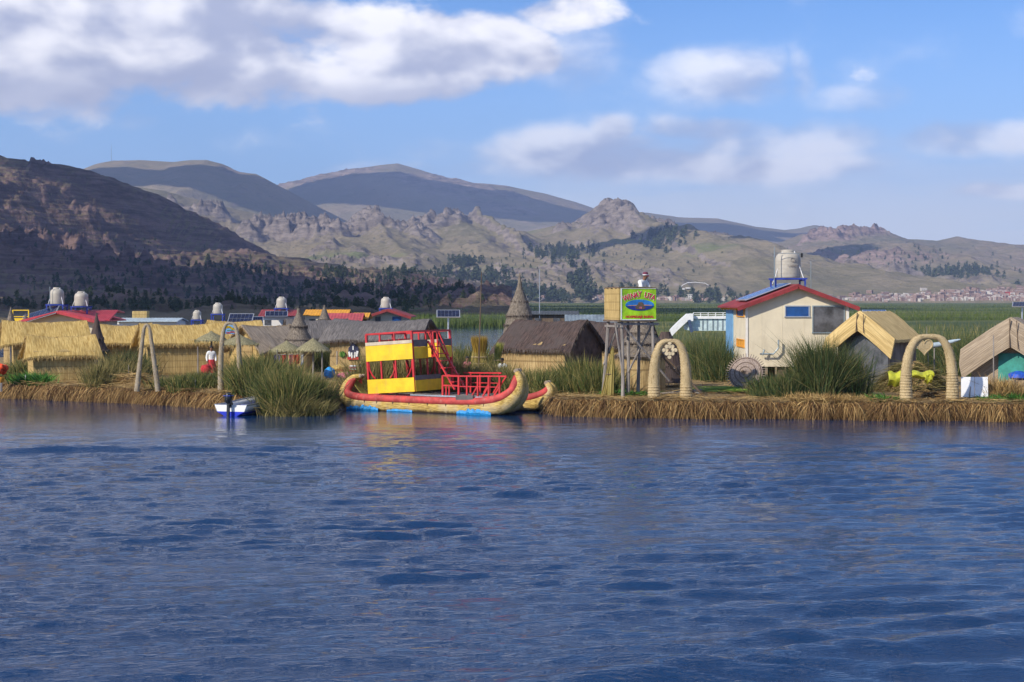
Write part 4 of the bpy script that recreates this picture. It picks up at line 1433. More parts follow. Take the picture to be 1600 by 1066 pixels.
# painted sign in the slim arch
t_ = empty('painted_sign', at(361, 66.3, zat(515, 66.3)), R(4), 'small blue yellow and red painted sign hung in the slim arch', 'sign')
MB().box((0, 0, 0), (.46, .03, .38)).build('board', light_blue, t_, bevel=.01)
mb = MB(); mb.sheet([[(-.22 + .44 * i / 12, -.022, .02 + .05 * math.sin(i * .5) + .09 * j) for j in range(2)] for i in range(13)], .01); mb.build('yellow_band', yellow_paint, t_)
mb = MB(); mb.sheet([[(-.20 + .38 * i / 12, -.022, -.15 - .02 * math.sin(i * .6) + .07 * j) for j in range(2)] for i in range(13)], .01); mb.build('red_band', pink_cloth, t_)
MB().bar((-.16, -.02, -.04), (.1, -.02, -.02), .012, .03).build('green_band', leaf_green, t_)
MB().tube([(0, 0, .19), (0, 0, .42)], .012, 6).build('cord', wood_brown, t_)
# flower (chakana) ornament
t_ = empty('flower_ornament', at(1046, 61.0, zat(547, 61.0)), 0, 'woven flower ornament hanging in the left cream arch', 'ornament')
mb = MB()
r_ = .072
for (x, z) in ((0, 2), (-1, 1), (1, 1), (-2, 0), (2, 0), (-1, -1), (1, -1), (0, -2), (0, 1), (-1, 0), (1, 0), (0, -1)):
    dq = .006 * ((x * 5 + z * 3) % 7)
    mb.tube([(x * .115, -.04 - dq, z * .135), (x * .115, .04 + dq, z * .135)], r_, 14)
mb.build('petals', paint('pale_petals', (.66, .55, .36), .8, .12, 8, .5), t_)
MB().tube([(0, -.10, 0), (0, .0, 0)], .05, 12).build('dark_centre', wood_brown, t_)
MB().tube([(0, 0, .3), (0, 0, .42)], .012, 6).build('cord', wood_brown, t_)
# heart
t_ = empty('heart_ornament', at(1444, 59.7, zat(541, 59.7)), 0, 'woven heart ornament hanging in the right cream arch', 'ornament')
hp = []
for k in range(40):
    a = 2 * PI * k / 40
    hp.append((.0195 * 16 * math.sin(a) ** 3, .0195 * (13 * math.cos(a) - 5 * math.cos(2 * a) - 2 * math.cos(3 * a) - math.cos(4 * a))))
MB().prism(hp, -.04, .04).build('heart_plate', arch_reed, t_)
MB().tube([(x, -.045, z) for x, z in hp] + [(hp[0][0], -.045, hp[0][1])], .026, 8).build('heart_rim', arch_reed, t_, smooth=True)
MB().tube([(0, 0, .1), (0, 0, .36)], .01, 6).build('cord', wood_brown, t_)


# ------------------------------------------------------------------ text
def lettering(txt, size, mat, parent, loc, rot=(PI / 2, 0, 0), name='lettering', depth=.006, bold=.0, sx=1.0):
    cu = bpy.data.curves.new(name, 'FONT')
    cu.body = txt
    cu.size = size
    cu.extrude = depth
    cu.offset = bold
    cu.align_x = 'CENTER'
    cu.align_y = 'CENTER'
    o = bpy.data.objects.new(name, cu)
    COL.objects.link(o)
    dg = bpy.context.evaluated_depsgraph_get()
    me = bpy.data.meshes.new_from_object(o.evaluated_get(dg))
    bpy.data.objects.remove(o)
    me.materials.clear()
    me.materials.append(mat)
    q = bpy.data.objects.new(name, me)
    COL.objects.link(q)
    q.parent = parent
    q.location = loc
    q.rotation_euler = rot
    q.scale = (sx, 1, 1)
    return q


# ------------------------------------------------------------------ people
def person(label, loc, yaw, height, top_m, low_m, pose='stand', hat=None, skirt=False, hairlong=False):
    k = height / 1.75
    root = empty('person', loc, yaw, label, 'person')
    J = {'pelvis': (0, 0, .95), 'spine': (0, -.01, 1.15), 'chest': (0, -.02, 1.33), 'neck': (0, -.02, 1.50), 'head0': (0, -.03, 1.58), 'head': (0, -.035, 1.66), 'crown': (0, -.02, 1.73),
         'sl': (-.19, 0, 1.42), 'sr': (.19, 0, 1.42), 'el': (-.25, .02, 1.14), 'er': (.25, .02, 1.14), 'wl': (-.24, -.12, .92), 'wr': (.24, -.12, .92),
         'hl': (-.10, 0, .90), 'hr': (.10, 0, .90), 'kl': (-.11, -.02, .50), 'kr': (.11, -.02, .50), 'al': (-.11, .03, .09), 'ar': (.11, .03, .09), 'tl': (-.12, -.14, .04), 'tr': (.12, -.14, .04)}
    if pose == 'lean':
        for q in ('spine', 'chest', 'neck', 'head0', 'head', 'crown', 'sl', 'sr'):
            x, y, z = J[q]
            J[q] = (x, y - (z - .95) * .34, z - (z - .95) * .06)
        J['el'], J['er'] = (-.26, -.30, 1.12), (.26, -.30, 1.12)
        J['wl'], J['wr'] = (-.22, -.48, 1.12), (.22, -.48, 1.12)
    if pose == 'sit':
        for q in J:
            if q[0] not in 'kat' or q in ('spine', ):
                x, y, z = J[q]; J[q] = (x, y, z - .50)
        J['kl'], J['kr'] = (-.13, -.42, .45), (.13, -.42, .45)
        J['al'], J['ar'] = (-.13, -.45, .08), (.13, -.45, .08)
        J['tl'], J['tr'] = (-.13, -.60, .04), (.13, -.60, .04)

    def skin(name, chain, rad, mat, sub=2):
        names = []
        for e in chain:
            for q in e:
                if q not in names: names.append(q)
        me = bpy.data.meshes.new(name)
        me.from_pydata([tuple(c * k for c in J[q]) for q in names], [(names.index(a), names.index(b)) for a, b in chain], [])
        o = link(name, me, mat, root)
        o.modifiers.new('skin', 'SKIN')
        sv = me.skin_vertices[0].data
        for i_, q in enumerate(names):
            r = rad[q]
            sv[i_].radius = (r[0] * k, r[1] * k)
            sv[i_].use_root = (i_ == 0)
        s_ = o.modifiers.new('sub', 'SUBSURF'); s_.levels = sub; s_.render_levels = sub
        return o
    # hands: palm plus five fingers rooted at the wrist
    for sd, w in (('l', 'wl'), ('r', 'wr')):
        wx, wy, wz = J[w]
        ex_, ey_, ez_ = J['e' + sd]
        d = Vector((wx - ex_, wy - ey_, wz - ez_)).normalized()
        side = Vector((1, 0, 0))
        J['p' + sd] = tuple(Vector(J[w]) + d * .09)
        for f_ in range(4):
            b0 = Vector(J['p' + sd]) + side * (f_ - 1.5) * .022
            J[f'f{sd}{f_}'] = tuple(b0 + d * .01)
            J[f'g{sd}{f_}'] = tuple(b0 + d * (.07 + .012 * (f_ in (1, 2))) + Vector((0, 0, -.02)))
        J['h' + sd + 't'] = tuple(Vector(J[w]) + d * .07 + side * (.05 if sd == 'l' else -.05))
    B = [('pelvis', 'spine'), ('spine', 'chest'), ('chest', 'neck'), ('neck', 'head0'), ('head0', 'head'), ('head', 'crown'), ('chest', 'sl'), ('chest', 'sr'), ('sl', 'el'), ('sr', 'er'),
         ('el', 'wl'), ('er', 'wr'), ('pelvis', 'hl'), ('pelvis', 'hr'), ('hl', 'kl'), ('hr', 'kr'), ('kl', 'al'), ('kr', 'ar'), ('al', 'tl'), ('ar', 'tr'), ('wl', 'pl'), ('wr', 'pr')]
    for sd in 'lr':
        for f_ in range(4):
            B += [('p' + sd, f'f{sd}{f_}'), (f'f{sd}{f_}', f'g{sd}{f_}')]
        B += [('w' + sd, 'h' + sd + 't')]
    rad = dict(pelvis=(.12, .09), spine=(.11, .085), chest=(.13, .09), neck=(.055, .055), head0=(.075, .085), head=(.085, .10), crown=(.06, .07), sl=(.06, .06), sr=(.06, .06), el=(.042, .042), er=(.042, .042),
               wl=(.03, .028), wr=(.03, .028), hl=(.085, .085), hr=(.085, .085), kl=(.058, .058), kr=(.058, .058), al=(.04, .04), ar=(.04, .04), tl=(.035, .025), tr=(.035, .025), pl=(.036, .015), pr=(.036, .015))
    for sd in 'lr':
        for f_ in range(4):
            rad[f'f{sd}{f_}'] = (.010, .010); rad[f'g{sd}{f_}'] = (.008, .008)
        rad['h' + sd + 't'] = (.011, .010)
    skin('body', B, rad, skin_m, 2)
    T1 = [('spine', 'chest'), ('spine', 'pelvis'), ('chest', 'neck'), ('chest', 'sl'), ('chest', 'sr'), ('sl', 'el'), ('sr', 'er'), ('el', 'wl'), ('er', 'wr')]
    r1 = dict(spine=(.16, .12), pelvis=(.17, .13), chest=(.18, .125), neck=(.075, .07), sl=(.09, .085), sr=(.09, .085), el=(.062, .06), er=(.062, .06), wl=(.046, .044), wr=(.046, .044))
    skin('shirt', T1, r1, top_m)
    hc = Vector(J['head']) * k
    if skirt:
        pz = J['pelvis'][2]
        MB().lathe([(.17 * k, pz * k + .06), (.24 * k, pz * k - .12), (.33 * k, .45 * k), (.36 * k, .30 * k)], 18, (0, J['pelvis'][1] * k, 0), .04).build('skirt', low_m, root, smooth=True)
    else:
        T2 = [('pelvis', 'hl'), ('pelvis', 'hr'), ('hl', 'kl'), ('hr', 'kr'), ('kl', 'al'), ('kr', 'ar')]
        skin('trousers', T2, dict(pelvis=(.15, .12), hl=(.105, .105), hr=(.105, .105), kl=(.078, .078), kr=(.078, .078), al=(.06, .06), ar=(.06, .06)), low_m)
    # face
    mb = MB(); mb.tube([hc + Vector((0, -.085, .0)) * k, hc + Vector((0, -.125, -.035)) * k], [.008 * k, .017 * k], 8); mb.build('nose', skin_m, root, smooth=True)
    mb = MB()
    for sx in (-1, 1):
        mb.lathe([(.001, -.012 * k), (.012 * k, 0), (.001, .012 * k)], 8, hc + Vector((sx * .034, -.092, .005)) * k)
    mb.box(hc + Vector((0, -.088, -.068)) * k, (.045 * k, .012, .008 * k))
    mb.build('eyes_and_mouth', hair_m, root)
    for sx in (-1, 1):
        MB().lathe([(.001, -.03 * k), (.014 * k, 0), (.001, .03 * k)], 8, hc + Vector((sx * .088, .005, -.01)) * k).build('ear', skin_m, root)
    mb = MB()
    mb.lathe([(.092 * k, -.01 * k), (.100 * k, .03 * k), (.085 * k, .085 * k), (.03 * k, .115 * k)], 16, hc + Vector((0, .018, 0)) * k)
    if hairlong:
        mb.tube([hc + Vector((.03, .07, .02)) * k, hc + Vector((.04, .13, -.2)) * k, hc + Vector((.03, .14, -.42)) * k], [.045, .03, .012], 8)
    mb.build('hair', hair_m, root, smooth=True)
    if hat:
        o = MB().lathe([(.104 * k, .02 * k), (.108 * k, .06 * k), (.09 * k, .125 * k), (.03 * k, .145 * k)], 18, hc + Vector((0, .005, .01)) * k).build('cap', hat[0], root, smooth=True)
        mb = MB(); mb.lathe([(.108 * k, .018 * k), (.112 * k, .05 * k)], 18, hc + Vector((0, .004, .01)) * k)
        mb.build('cap_band', hat[1], o)
        mb = MB(); mb.sheet([[Vector((x, -.10 - .07 * (1 - (x / .08) ** 2) * j / 3, .035 - .012 * j)) * k + hc for j in range(4)] for x in (-.08, -.04, 0, .04, .08)], .01); mb.build('cap_brim', hat[0], o)
    return root


# ------------------------------------------------------------------ lookout tower
TY = 61.6
tw = empty('lookout_tower', at(985, TY + .7, BZ - .05), R(19), 'wooden lookout tower with a woven basket platform on grey poles', 'tower')
TB = Matrix.Rotation(R(19), 4, 'Z')
TB.translation = tw.location
bw, bd = 1.50, 1.50       # basket plan
zb, zt = zat(500, TY) - BZ + .05, zat(451, TY) - BZ + .05
corner = at(968.5, TY)    # nearest corner of the basket (front left)
inv = TB.inverted()
cl = inv @ Vector((corner.x, corner.y, 0))
x0, y0 = cl.x, cl.y
x1, y1 = x0 + bw, y0 + bd
mb = MB()
for (a, b_) in (((x0, y0), (x0, y1)), ((x0, y1), (x1, y1)), ((x1, y1), (x1, y0))):
    ax, ay = a; bx, by = b_
    n = 14
    pts = []
    for q in range(n + 1):
        t = q / n
        pts.append((ax + (bx - ax) * t, ay + (by - ay) * t))
    d = Vector((bx - ax, by - ay, 0)).normalized()
    nrm = Vector((-d.y, d.x, 0)) * .03
    for q in range(n):
        p, r = pts[q], pts[q + 1]
        zz = zt + .03 * math.sin(q * 1.7)
        for s in (-1, 1):
            pass
        mb.add([(p[0] - nrm.x, p[1] - nrm.y, zb), (r[0] - nrm.x, r[1] - nrm.y, zb), (r[0] - nrm.x, r[1] - nrm.y, zz), (p[0] - nrm.x, p[1] - nrm.y, zz),
                (p[0] + nrm.x, p[1] + nrm.y, zb), (r[0] + nrm.x, r[1] + nrm.y, zb), (r[0] + nrm.x, r[1] + nrm.y, zz), (p[0] + nrm.x, p[1] + nrm.y, zz)],
               [(0, 1, 2, 3), (5, 4, 7, 6), (3, 2, 6, 7), (0, 4, 5, 1), (0, 3, 7, 4), (1, 5, 6, 2)])
mb.build('basket_wall', gold_mat, tw)
MB().box(((x0 + x1) / 2, y0 + .0, (zb + zt) / 2), (bw - .07, .05, zt - zb - .04)).build('basket_front', gold_mat, tw)
MB().box(((x0 + x1) / 2, (y0 + y1) / 2, zb - .04), (bw + .12, bd + .12, .07)).build('platform', wood_brown, tw)
mb = MB()
for a, b_ in (((x0, y0), (x1, y0)), ((x0, y0), (x0, y1)), ((x0, y1), (x1, y1)), ((x1, y0), (x1, y1))):
    mb.tube([(a[0], a[1], zt + .02), ((a[0] + b_[0]) / 2, (a[1] + b_[1]) / 2, zt + .04), (b_[0], b_[1], zt + .02)], .035, 8)
mb.build('rim_rail', wood_brown, tw)
for (x, y, dx, dy) in ((x0 + .12, y0 + .1, .05, .0), (x1 - .1, y0 + .1, .08, 0), (x0 + .1, y1 - .1, -.15, .2), (x1 - .1, y1 - .1, .1, .3), ((x0 + x1) / 2 + .1, y1 - .3, .05, .1)):
    MB().tube([(x + dx, y + dy, 0), (x + dx * .5 + .02, y + dy * .5, zb * .5), (x, y, zb - .05)], [.075, .065, .06], 9).build('post', wood_grey, tw, smooth=True)
for a, b_ in (((x0 + .2, y0 - .02, zb - .3), (x1 + .6, y0 + .05, .7)), ((x0 - .15, y0 + .1, zb - .1), (x0 + .15, y0 + .1, zb * .35)), ((x1 - .1, y0 + .05, zb - .15), (x1 - .65, y1 - .2, .9)),
              ((x0 - .05, y1, 1.3), (x0 + .6, y1, zb - .1))):
    MB().tube([a, b_], .042, 8).build('brace', wood_grey, tw)
for zz in (zb - .16,):
    MB().bar((x0 - .15, y0 + .06, zz), (x1 + .15, y0 + .06, zz), .08).build('cross_beam', wood_grey, tw)
    MB().bar((x0 + .06, y0 - .1, zz - .09), (x0 + .06, y1 + .1, zz - .09), .08).build('cross_beam', wood_grey, tw)
# reeds tied to the left rear post
tb = empty('tied_reeds', at(951, 62.6, BZ - .05), 0, 'sheaf of yellow reeds tied to the left tower post', 'sheaf')
n = 420
a = rng.uniform(0, 2 * PI, n); r = .22 * rng.random(n) ** .5
P = np.stack([np.cos(a) * r * 1.3 - .05, np.sin(a) * r, np.zeros(n)], 1)
D = np.stack([-P[:, 0] * .8 + .18, -P[:, 1] * .8, rng.uniform(1.3, 2.1, n)], 1)
link('stalks', blades_mesh('stalks', P, D, .022, np.zeros((n, 3)), 2), bundle_y, tb)
MB().tube([(.03 + .13 * math.cos(q), .13 * math.sin(q), .95) for q in [2 * PI * i / 12 for i in range(13)]], .02, 6).build('binding', wood_brown, tb)
# ladder behind the arch
ld = empty('ladder', at(1045, 63.2, BZ - .05), 0, 'rough wooden ladder sloping down right of the tower', 'ladder')
for dy in (0, .5):
    MB().tube([(-.5, dy, 1.95), (1.45 - dy * .5, dy, 0)], .045, 8).build('side_pole', wood_brown, ld)
for q in range(6):
    t = (q + .5) / 6
    MB().tube([(-.5 + 1.95 * t, -.03, 1.95 - 1.95 * t), (-.5 + 1.75 * t, .53, 1.95 - 1.95 * t)], .025, 6).build('rung', wood_grey, ld)
for q in range(5):
    o = MB().bar((-.5, 0, 0), (.5, random.uniform(-.2, .2), random.uniform(0, .1)), .09, .05).build('driftwood', wood_grey, loc=at(1040 + q * 13, 63.8 + q * .4, BZ + .07), rz=random.uniform(-.3, .6))
    tag(o, 'grey timber lying on the straw at the foot of the ladder', 'timber', 'grey timbers at the foot of the ladder')
# sign
sg = empty('sign_board', TB @ Vector(((x0 + x1) / 2, y0 - .055, (zb + zt) / 2)), R(19), 'lime green painted sign with red lettering on the lookout basket', 'sign')
sw, sh = bw - .02, zt - zb + .02
MB().box((0, 0, 0), (sw, .03, sh)).build('board', lime_sign, sg)
mb = MB()
for (c_, d_) in (((-sw / 2 + .02, -.02, 0), (.045, .02, sh)), ((0, -.02, -sh / 2 + .015), (sw, .02, .035)), ((0, -.02, sh / 2 - .01), (sw, .02, .015))):
    mb.box(c_, d_)
mb.build('white_border', white_gloss, sg)
lc = Vector((.04, 0, -.62))
for k, ch in enumerate('WINAY UTA'):
    if ch == ' ': continue
    t = (k - 3.9) / 4.6
    ang = -t * .42
    x = .03 + t * .66
    z = .355 - .16 * abs(t) ** 1.6 + (.03 if t > 0 else 0)
    for (mm, bo, dy) in ((white_gloss, .016, -.020), (red_letter, .006, -.028)):
        lettering(ch, .29, mm, sg, (x, dy, z), (PI / 2, -ang, 0), 'letter_outline' if bo > .01 else 'letter', .003, bo, .82)
lettering('HOSPEDAJE RURAL', .125, red_letter, sg, (.05, -.022, -sh / 2 + .125), (PI / 2, 0, 0), 'small_lettering', .003, .004, 1.12)
ov = [(.05 + .60 * math.cos(a), -.035 + .215 * math.sin(a)) for a in [2 * PI * k / 36 for k in range(36)]]
MB().prism(ov, -.024, -.016).build('oval_picture_sky', paint('sign_blue', (.03, .22, .62), .5, .2, 3), sg)
lo = [(x, z) for x, z in ov if z < -.06]
MB().prism(lo, -.029, -.0245).build('oval_picture_lake', paint('sign_navy', (.02, .04, .25), .5, .2, 3), sg)
pl = [(-.45, -.06), (.56, -.05), (.56, -.035), (.2, -.02), (-.1, -.035), (-.45, -.045)]
MB().prism(pl, -.033, -.0295).build('oval_picture_shore', orange, sg)
MB().prism([(-.10, -.19), (.20, -.2), (.30, -.15), (.22, -.06), (.20, .03), (.14, .08), (.0, .08), (-.04, .0), (-.1, -.06), (-.16, -.12)], -.038, -.0335).build('oval_picture_boat', wood_brown, sg)
MB().prism([(.02, -.17), (.13, -.17), (.14, -.1), (.03, -.09)], -.042, -.0385).build('oval_picture_people', pink_cloth, sg)
pp = TB @ Vector((x0 + 1.10, y0 + .62, 0))
person('person in a white shirt and maroon cap leaning over the lookout basket', (pp.x, pp.y, BZ - .05 + zb + .02), R(48), 1.82, white_cloth, navy_cloth, 'lean',
       hat=(paint('maroon_cap', (.16, .03, .07), .8), white_cloth))
person('person in a white blouse and red skirt under the thatched parasol', at(330, 78, BZ), R(20), 1.55, white_cloth, red_cloth, 'stand', skirt=True, hairlong=True)
person('person in pink seated in the reeds left of the reed sheaf', at(730, 75, BZ), R(10), 1.6, pink_cloth, red_cloth, 'sit', skirt=True, hairlong=True)
person('person in white seated left of the dark brown hut', at(785, 73, BZ), R(-20), 1.6, white_cloth, navy_cloth, 'sit')
t_ = empty('red_bundle', at(322, 76.5, BZ), 0, 'round red and orange bundle beside the woman in white', 'bundle')
MB().lathe([(.1, .25), (.24, .35), (.27, .52), (.2, .68), (.05, .72)], 14, jit=.08).build('cloth', red_cloth, t_, smooth=True)
MB().lathe([(.16, 0), (.14, .28)], 10).build('stump', wood_grey, t_)


# ------------------------------------------------------------------ water tanks, solar panels, houses
def tank(label, px, Y, z, r, h, stand=None, mast=False, group=None):
    root = empty('water_tank', at(px, Y, z), 0, label, 'water tank')
    pr = [(r * .97, 0), (r, .06 * h), (r, .60 * h)]
    for k in range(1, 8):
        a = k / 7 * PI / 2
        pr.append((r * (.52 + .48 * math.cos(a)), .60 * h + .30 * h * math.sin(a)))
    o = MB().lathe(pr, 24).build('body', tank_mat, root, smooth=True)
    mb = MB()
    for q in (.15, .3, .45, .58):
        mb.lathe([(r * 1.001, q * h), (r * 1.015, q * h + .01), (r * 1.001, q * h + .02)], 24)
    mb.build('rib', tank_mat, o)
    MB().lathe([(r * .53, .90 * h), (r * .53, .97 * h), (r * .47, h)], 20).build('lid', tank_mat, root, smooth=True)
    mb = MB()
    a0 = (r * .45, -r * .3, .95 * h)
    mb.tube([a0, (r * 1.05, -r * .75, 0.05), (r * 1.22, -r * .8, -.25)], .022, 6)
    mb.tube([(-r * .45, -r * .2, .95 * h), (-r * 1.05, -r * .5, .1), (-r * 1.3, -r * .5, -.3)], .016, 6)
    mb.build('pipe', white_gloss, root, smooth=True)
    if stand:
        st = empty('tank_stand', at(px, Y, z), 0, 'blue steel stand under the ' + label.replace('pale plastic ', ''), 'stand')
        w = r * 1.15
        mb = MB()
        for y in (-w, w): mb.bar((-w * 1.15, y, -.06), (w * 1.15, y, -.06), .09, .07)
        for x in (-w, w): mb.bar((x, -w, -.13), (x, w, -.13), .07)
        mb.build('frame', blue_paint, st)
        for x in (-w, w):
            for y in (-w, w):
                MB().bar((x, y, -.09), (x, y, -stand), .07).build('leg', blue_paint, st)
    return root


def solar_panel(label, loc, w, h, tilt, yaw, post=0.0, rows=2, cols=6):
    root = empty('solar_panel', loc, yaw, label, 'solar panel')
    M3 = Matrix.Rotation(tilt, 3, 'X')
    MB().box((0, 0, 0), (w, h, .04), M3).build('frame', alu, root)
    mb = MB()
    for i_ in range(cols):
        for j_ in range(rows):
            cw, ch = (w - .08) / cols, (h - .08) / rows
            p = M3 @ Vector((-w / 2 + .04 + cw * (i_ + .5), -h / 2 + .04 + ch * (j_ + .5), .024))
            mb.box(p, (cw * .94, ch * .94, .012), M3)
    mb.build('cells', solar, root)
    if post:
        MB().tube([(0, .02, -.03), (0, .02, -post)], .045, 10).build('post', alu, root)
    return root


def gable_house(label, px0, px1, Yf, depth, z0, ze, zr, wallm, roofm, ovx=.42, ovy=.6, windows=(), thick=.07, panel=True, side_win=False, stilts=True, peakpx=None):
    xl, xr = (px0 - 800) / F * Yf, (px1 - 800) / F * Yf
    cx = (xl + xr) / 2
    w = (xr - xl) / 2
    root = empty('gable_house', (cx, Yf, z0), 0, label, 'house')
    he, hr = ze - z0, zr - z0
    sl_ = (hr - he) / (w)
    MB().prism([(-w, 0), (w, 0), (w, he), (0, hr - .05), (-w, he)], 0, depth).build('wall', wallm, root)
    # corrugated roof, two slopes
    for sx in (-1, 1):
        grid = []
        ny_ = int((depth + 2 * ovy) / .09)
        for q in range(ny_ + 1):
            y = -ovy + (depth + 2 * ovy) * q / ny_
            row = []
            for t in (0, .25, .5, .75, 1):
                x = sx * (w + ovx) * t
                row.append((x, y, hr + .05 - sl_ * abs(x) + .018 * (q % 2)))
            grid.append(row)
        MB().sheet(grid, thick).build('roof_slope', roofm, root)
    mb = MB()
    for sx in (-1, 1):
        mb.bar((0, -ovy - .015, hr - .06), (sx * (w + ovx), -ovy - .015, hr - .06 - sl_ * (w + ovx)), .03, .16)
    mb.build('fascia', roofm, root)
    mb = MB()
    for k in range(8):
        y = .3 + k * (depth - .6) / 7
        mb.bar((-w - ovx + .08, y, he - .10 - sl_ * ovx * .8), (-w + .0, y, he - .02), .06, .10)
    mb.build('rafter_ends', orange, root)
    return root, cx, w, he, hr, sl_


HY = 73.5
z0h = zat(573, HY)
house, cx, hw_, he, hr, sl_ = gable_house('cream house with a red roof and a water tank on top', 1165, 1326, HY, 6.4, z0h, zat(476, HY), zat(446, HY), cream, roof_red, ovy=.38)
K = F / HY


def hx(px): return (px - 800) / K - cx


def hz(py): return zat(py, HY) - z0h


def opening(nm, xa, xb, ya, yb, mat, fr, side=False):
    """window on the gable (side=False) or on the left wall"""
    f = MB()
    if not side:
        a, b_, c0, d0 = hx(xa), hx(xb), hz(yb), hz(ya)
        t = .05
        f.box(((a + b_) / 2, -.02, d0 - t / 2), (b_ - a, .06, t)); f.box(((a + b_) / 2, -.03, c0 + t / 2), (b_ - a + .04, .08, t))
        f.box((a + t / 2, -.02, (c0 + d0) / 2), (t, .06, d0 - c0 - 2 * t)); f.box((b_ - t / 2, -.02, (c0 + d0) / 2), (t, .06, d0 - c0 - 2 * t))
        o = f.build(nm, fr, house)
        MB().box(((a + b_) / 2, -.008, (c0 + d0) / 2), (b_ - a - 2 * t, .02, d0 - c0 - 2 * t)).build('pane', mat, o)
    else:
        ya_, yb_, za, zb_ = xa, xb, ya, yb       # metres along the wall, heights
        t = .05
        x = -hw_
        f.box((x - .02, (ya_ + yb_) / 2, zb_ - t / 2), (.06, yb_ - ya_, t)); f.box((x - .02, (ya_ + yb_) / 2, za + t / 2), (.06, yb_ - ya_, t))
        f.box((x - .02, ya_ + t / 2, (za + zb_) / 2), (.06, t, zb_ - za - 2 * t)); f.box((x - .02, yb_ - t / 2, (za + zb_) / 2), (.06, t, zb_ - za - 2 * t))
        o = f.build(nm, fr, house)
        MB().box((x - .008, (ya_ + yb_) / 2, (za + zb_) / 2), (.02, yb_ - ya_ - 2 * t, zb_ - za - 2 * t)).build('pane', mat, o)
    return o


opening('window', 1226, 1265, 477.5, 496, glass_blue, alu)
opening('window', 1269, 1320, 477.5, 521, glass_grey, roof_metal)


def side_y(px):     # depth along the left wall of a column
    return (cx - hw_) / ((px - 800) / F) - HY


opening('window', side_y(1163.5), side_y(1152), hz(496), hz(478), glass_blue, orange, True)
opening('side_panel', side_y(1163.5), side_y(1152), hz(544), hz(531), orange, orange, True)
dr = MB().box((-hw_ - .03, (side_y(1146) + side_y(1136)) / 2, (hz(566) + hz(478)) / 2), (.06, side_y(1136) - side_y(1146), hz(478) - hz(566))).build('door', light_blue, house)
MB().box((-hw_ - .07, side_y(1145), 1.0), (.03, .05, .15)).build('handle', alu, dr)
mb = MB()
for px_ in (1190, 1222, 1256, 1290):
    mb.box((hx(px_), -.004, he / 2), (.02, .012, he))
mb.box((0, -.012, .06), (2 * hw_ + .04, .03, .12))
mb.build('cladding_seam', cream, house)
MB().box((hw_ + .01 - .06, -.02, he / 2), (.12, .05, he)).build('corner_trim', white_wall, house)
MB().box((-hw_ + .05, -.02, he / 2 - .02), (.1, .05, he - .05)).build('corner_trim', white_wall, house)
mb = MB()
for x in (-2.0, -.7, .7, 2.0):
    for y in (.3, 3, 6):
        mb.box((x, y, -.40), (.3, .3, .80))
mb.build('footing', wood_brown, house)
mb = MB()
mb.tube([(hx(1186), -.25, hz(553)), (hx(1207), -.25, hz(553)), (hx(1215), -.25, hz(544)), (hx(1215), -.25, hz(531))], .04, 8)
mb.tube([(hx(1190), -.25, hz(555)), (hx(1193), -.25, hz(546))], .04, 8)
tag(mb.build('bent_pipe', roof_metal, loc=house.location, smooth=True), 'bent grey pipe in front of the cream house wall', 'pipe')
# panels on the left slope of the roof
M2 = math.atan(sl_)
for k, (ya_, lab) in enumerate(((.45, 'front'), (2.1, 'middle'))):
    spn = empty('solar_panel', (cx, HY, z0h), 0, 'blue solar panel nearest the gable on the cream house roof' if k == 0 else 'blue solar panel further back on the cream house roof', 'solar panel')
    xm = -hw_ * .53
    rot = Matrix.Rotation(-M2, 3, 'Y')
    cpt = Vector((xm, ya_ + .8, hr + .05 - sl_ * abs(xm) + .13))
    MB().box(cpt, (hw_ * .95, 1.5, .05), rot).build('frame', alu, spn)
    mb = MB()
    for i_ in range(6):
        for j_ in range(4):
            q = rot @ Vector(((i_ - 2.5) * hw_ * .95 * .155, (j_ - 1.5) * .355, .033)) + cpt
            mb.box(q, (hw_ * .95 * .145, .33, .012), rot)
    mb.build('cells', paint('solar_blue_%d' % k, (.05, .15, .40), .25, .2, 4), spn)
zt_ = zat(434, 75.8)
tank('pale plastic tank on the cream house', 1231, 75.8, zt_, .60, 1.32, stand=.62)
lettering('ETERNIT', .13, wood_grey, bpy.data.objects['water_tank'], (.12, -.63, .55), (PI / 2, 0, R(12)), 'tank_lettering', .004)
mb = MB(); mb.tube([(.12 + .09 * math.cos(a), -.60, .82 + .09 * math.sin(a)) for a in [2 * PI * k / 14 for k in range(15)]], .012, 5)
mb.build('round_emblem', wood_grey, bpy.data.objects['water_tank'])
an = empty('roof_antenna', at(1210, 75, z0h + hr - .3), 0, 'thin antenna mast left of the tank on the cream house', 'antenna')
MB().tube([(0, 0, 0), (0, 0, 2.1)], .022, 6).build('mast', roof_metal, an)
MB().tube([(0, 0, 1.82), (1.4, 0, 1.80)], .014, 6).build('cross_arm', roof_metal, an)
MB().box((1.28, 0, 1.72), (.09, .09, .2)).build('lamp_box', black, an)
an = empty('roof_antenna', at(1267, 75, z0h + hr - .6), 0, 'thin mast right of the tank on the cream house', 'antenna')
MB().tube([(0, 0, 0), (0, 0, 1.75)], .016, 6).build('mast', roof_metal, an)
mb = MB(); mb.tube([(-.3, 0, .62), (.02, 0, .6)], .012, 6); mb.tube([(-.12, 0, .3), (.02, 0, .3)], .012, 6); mb.build('cross_arm', roof_metal, an)

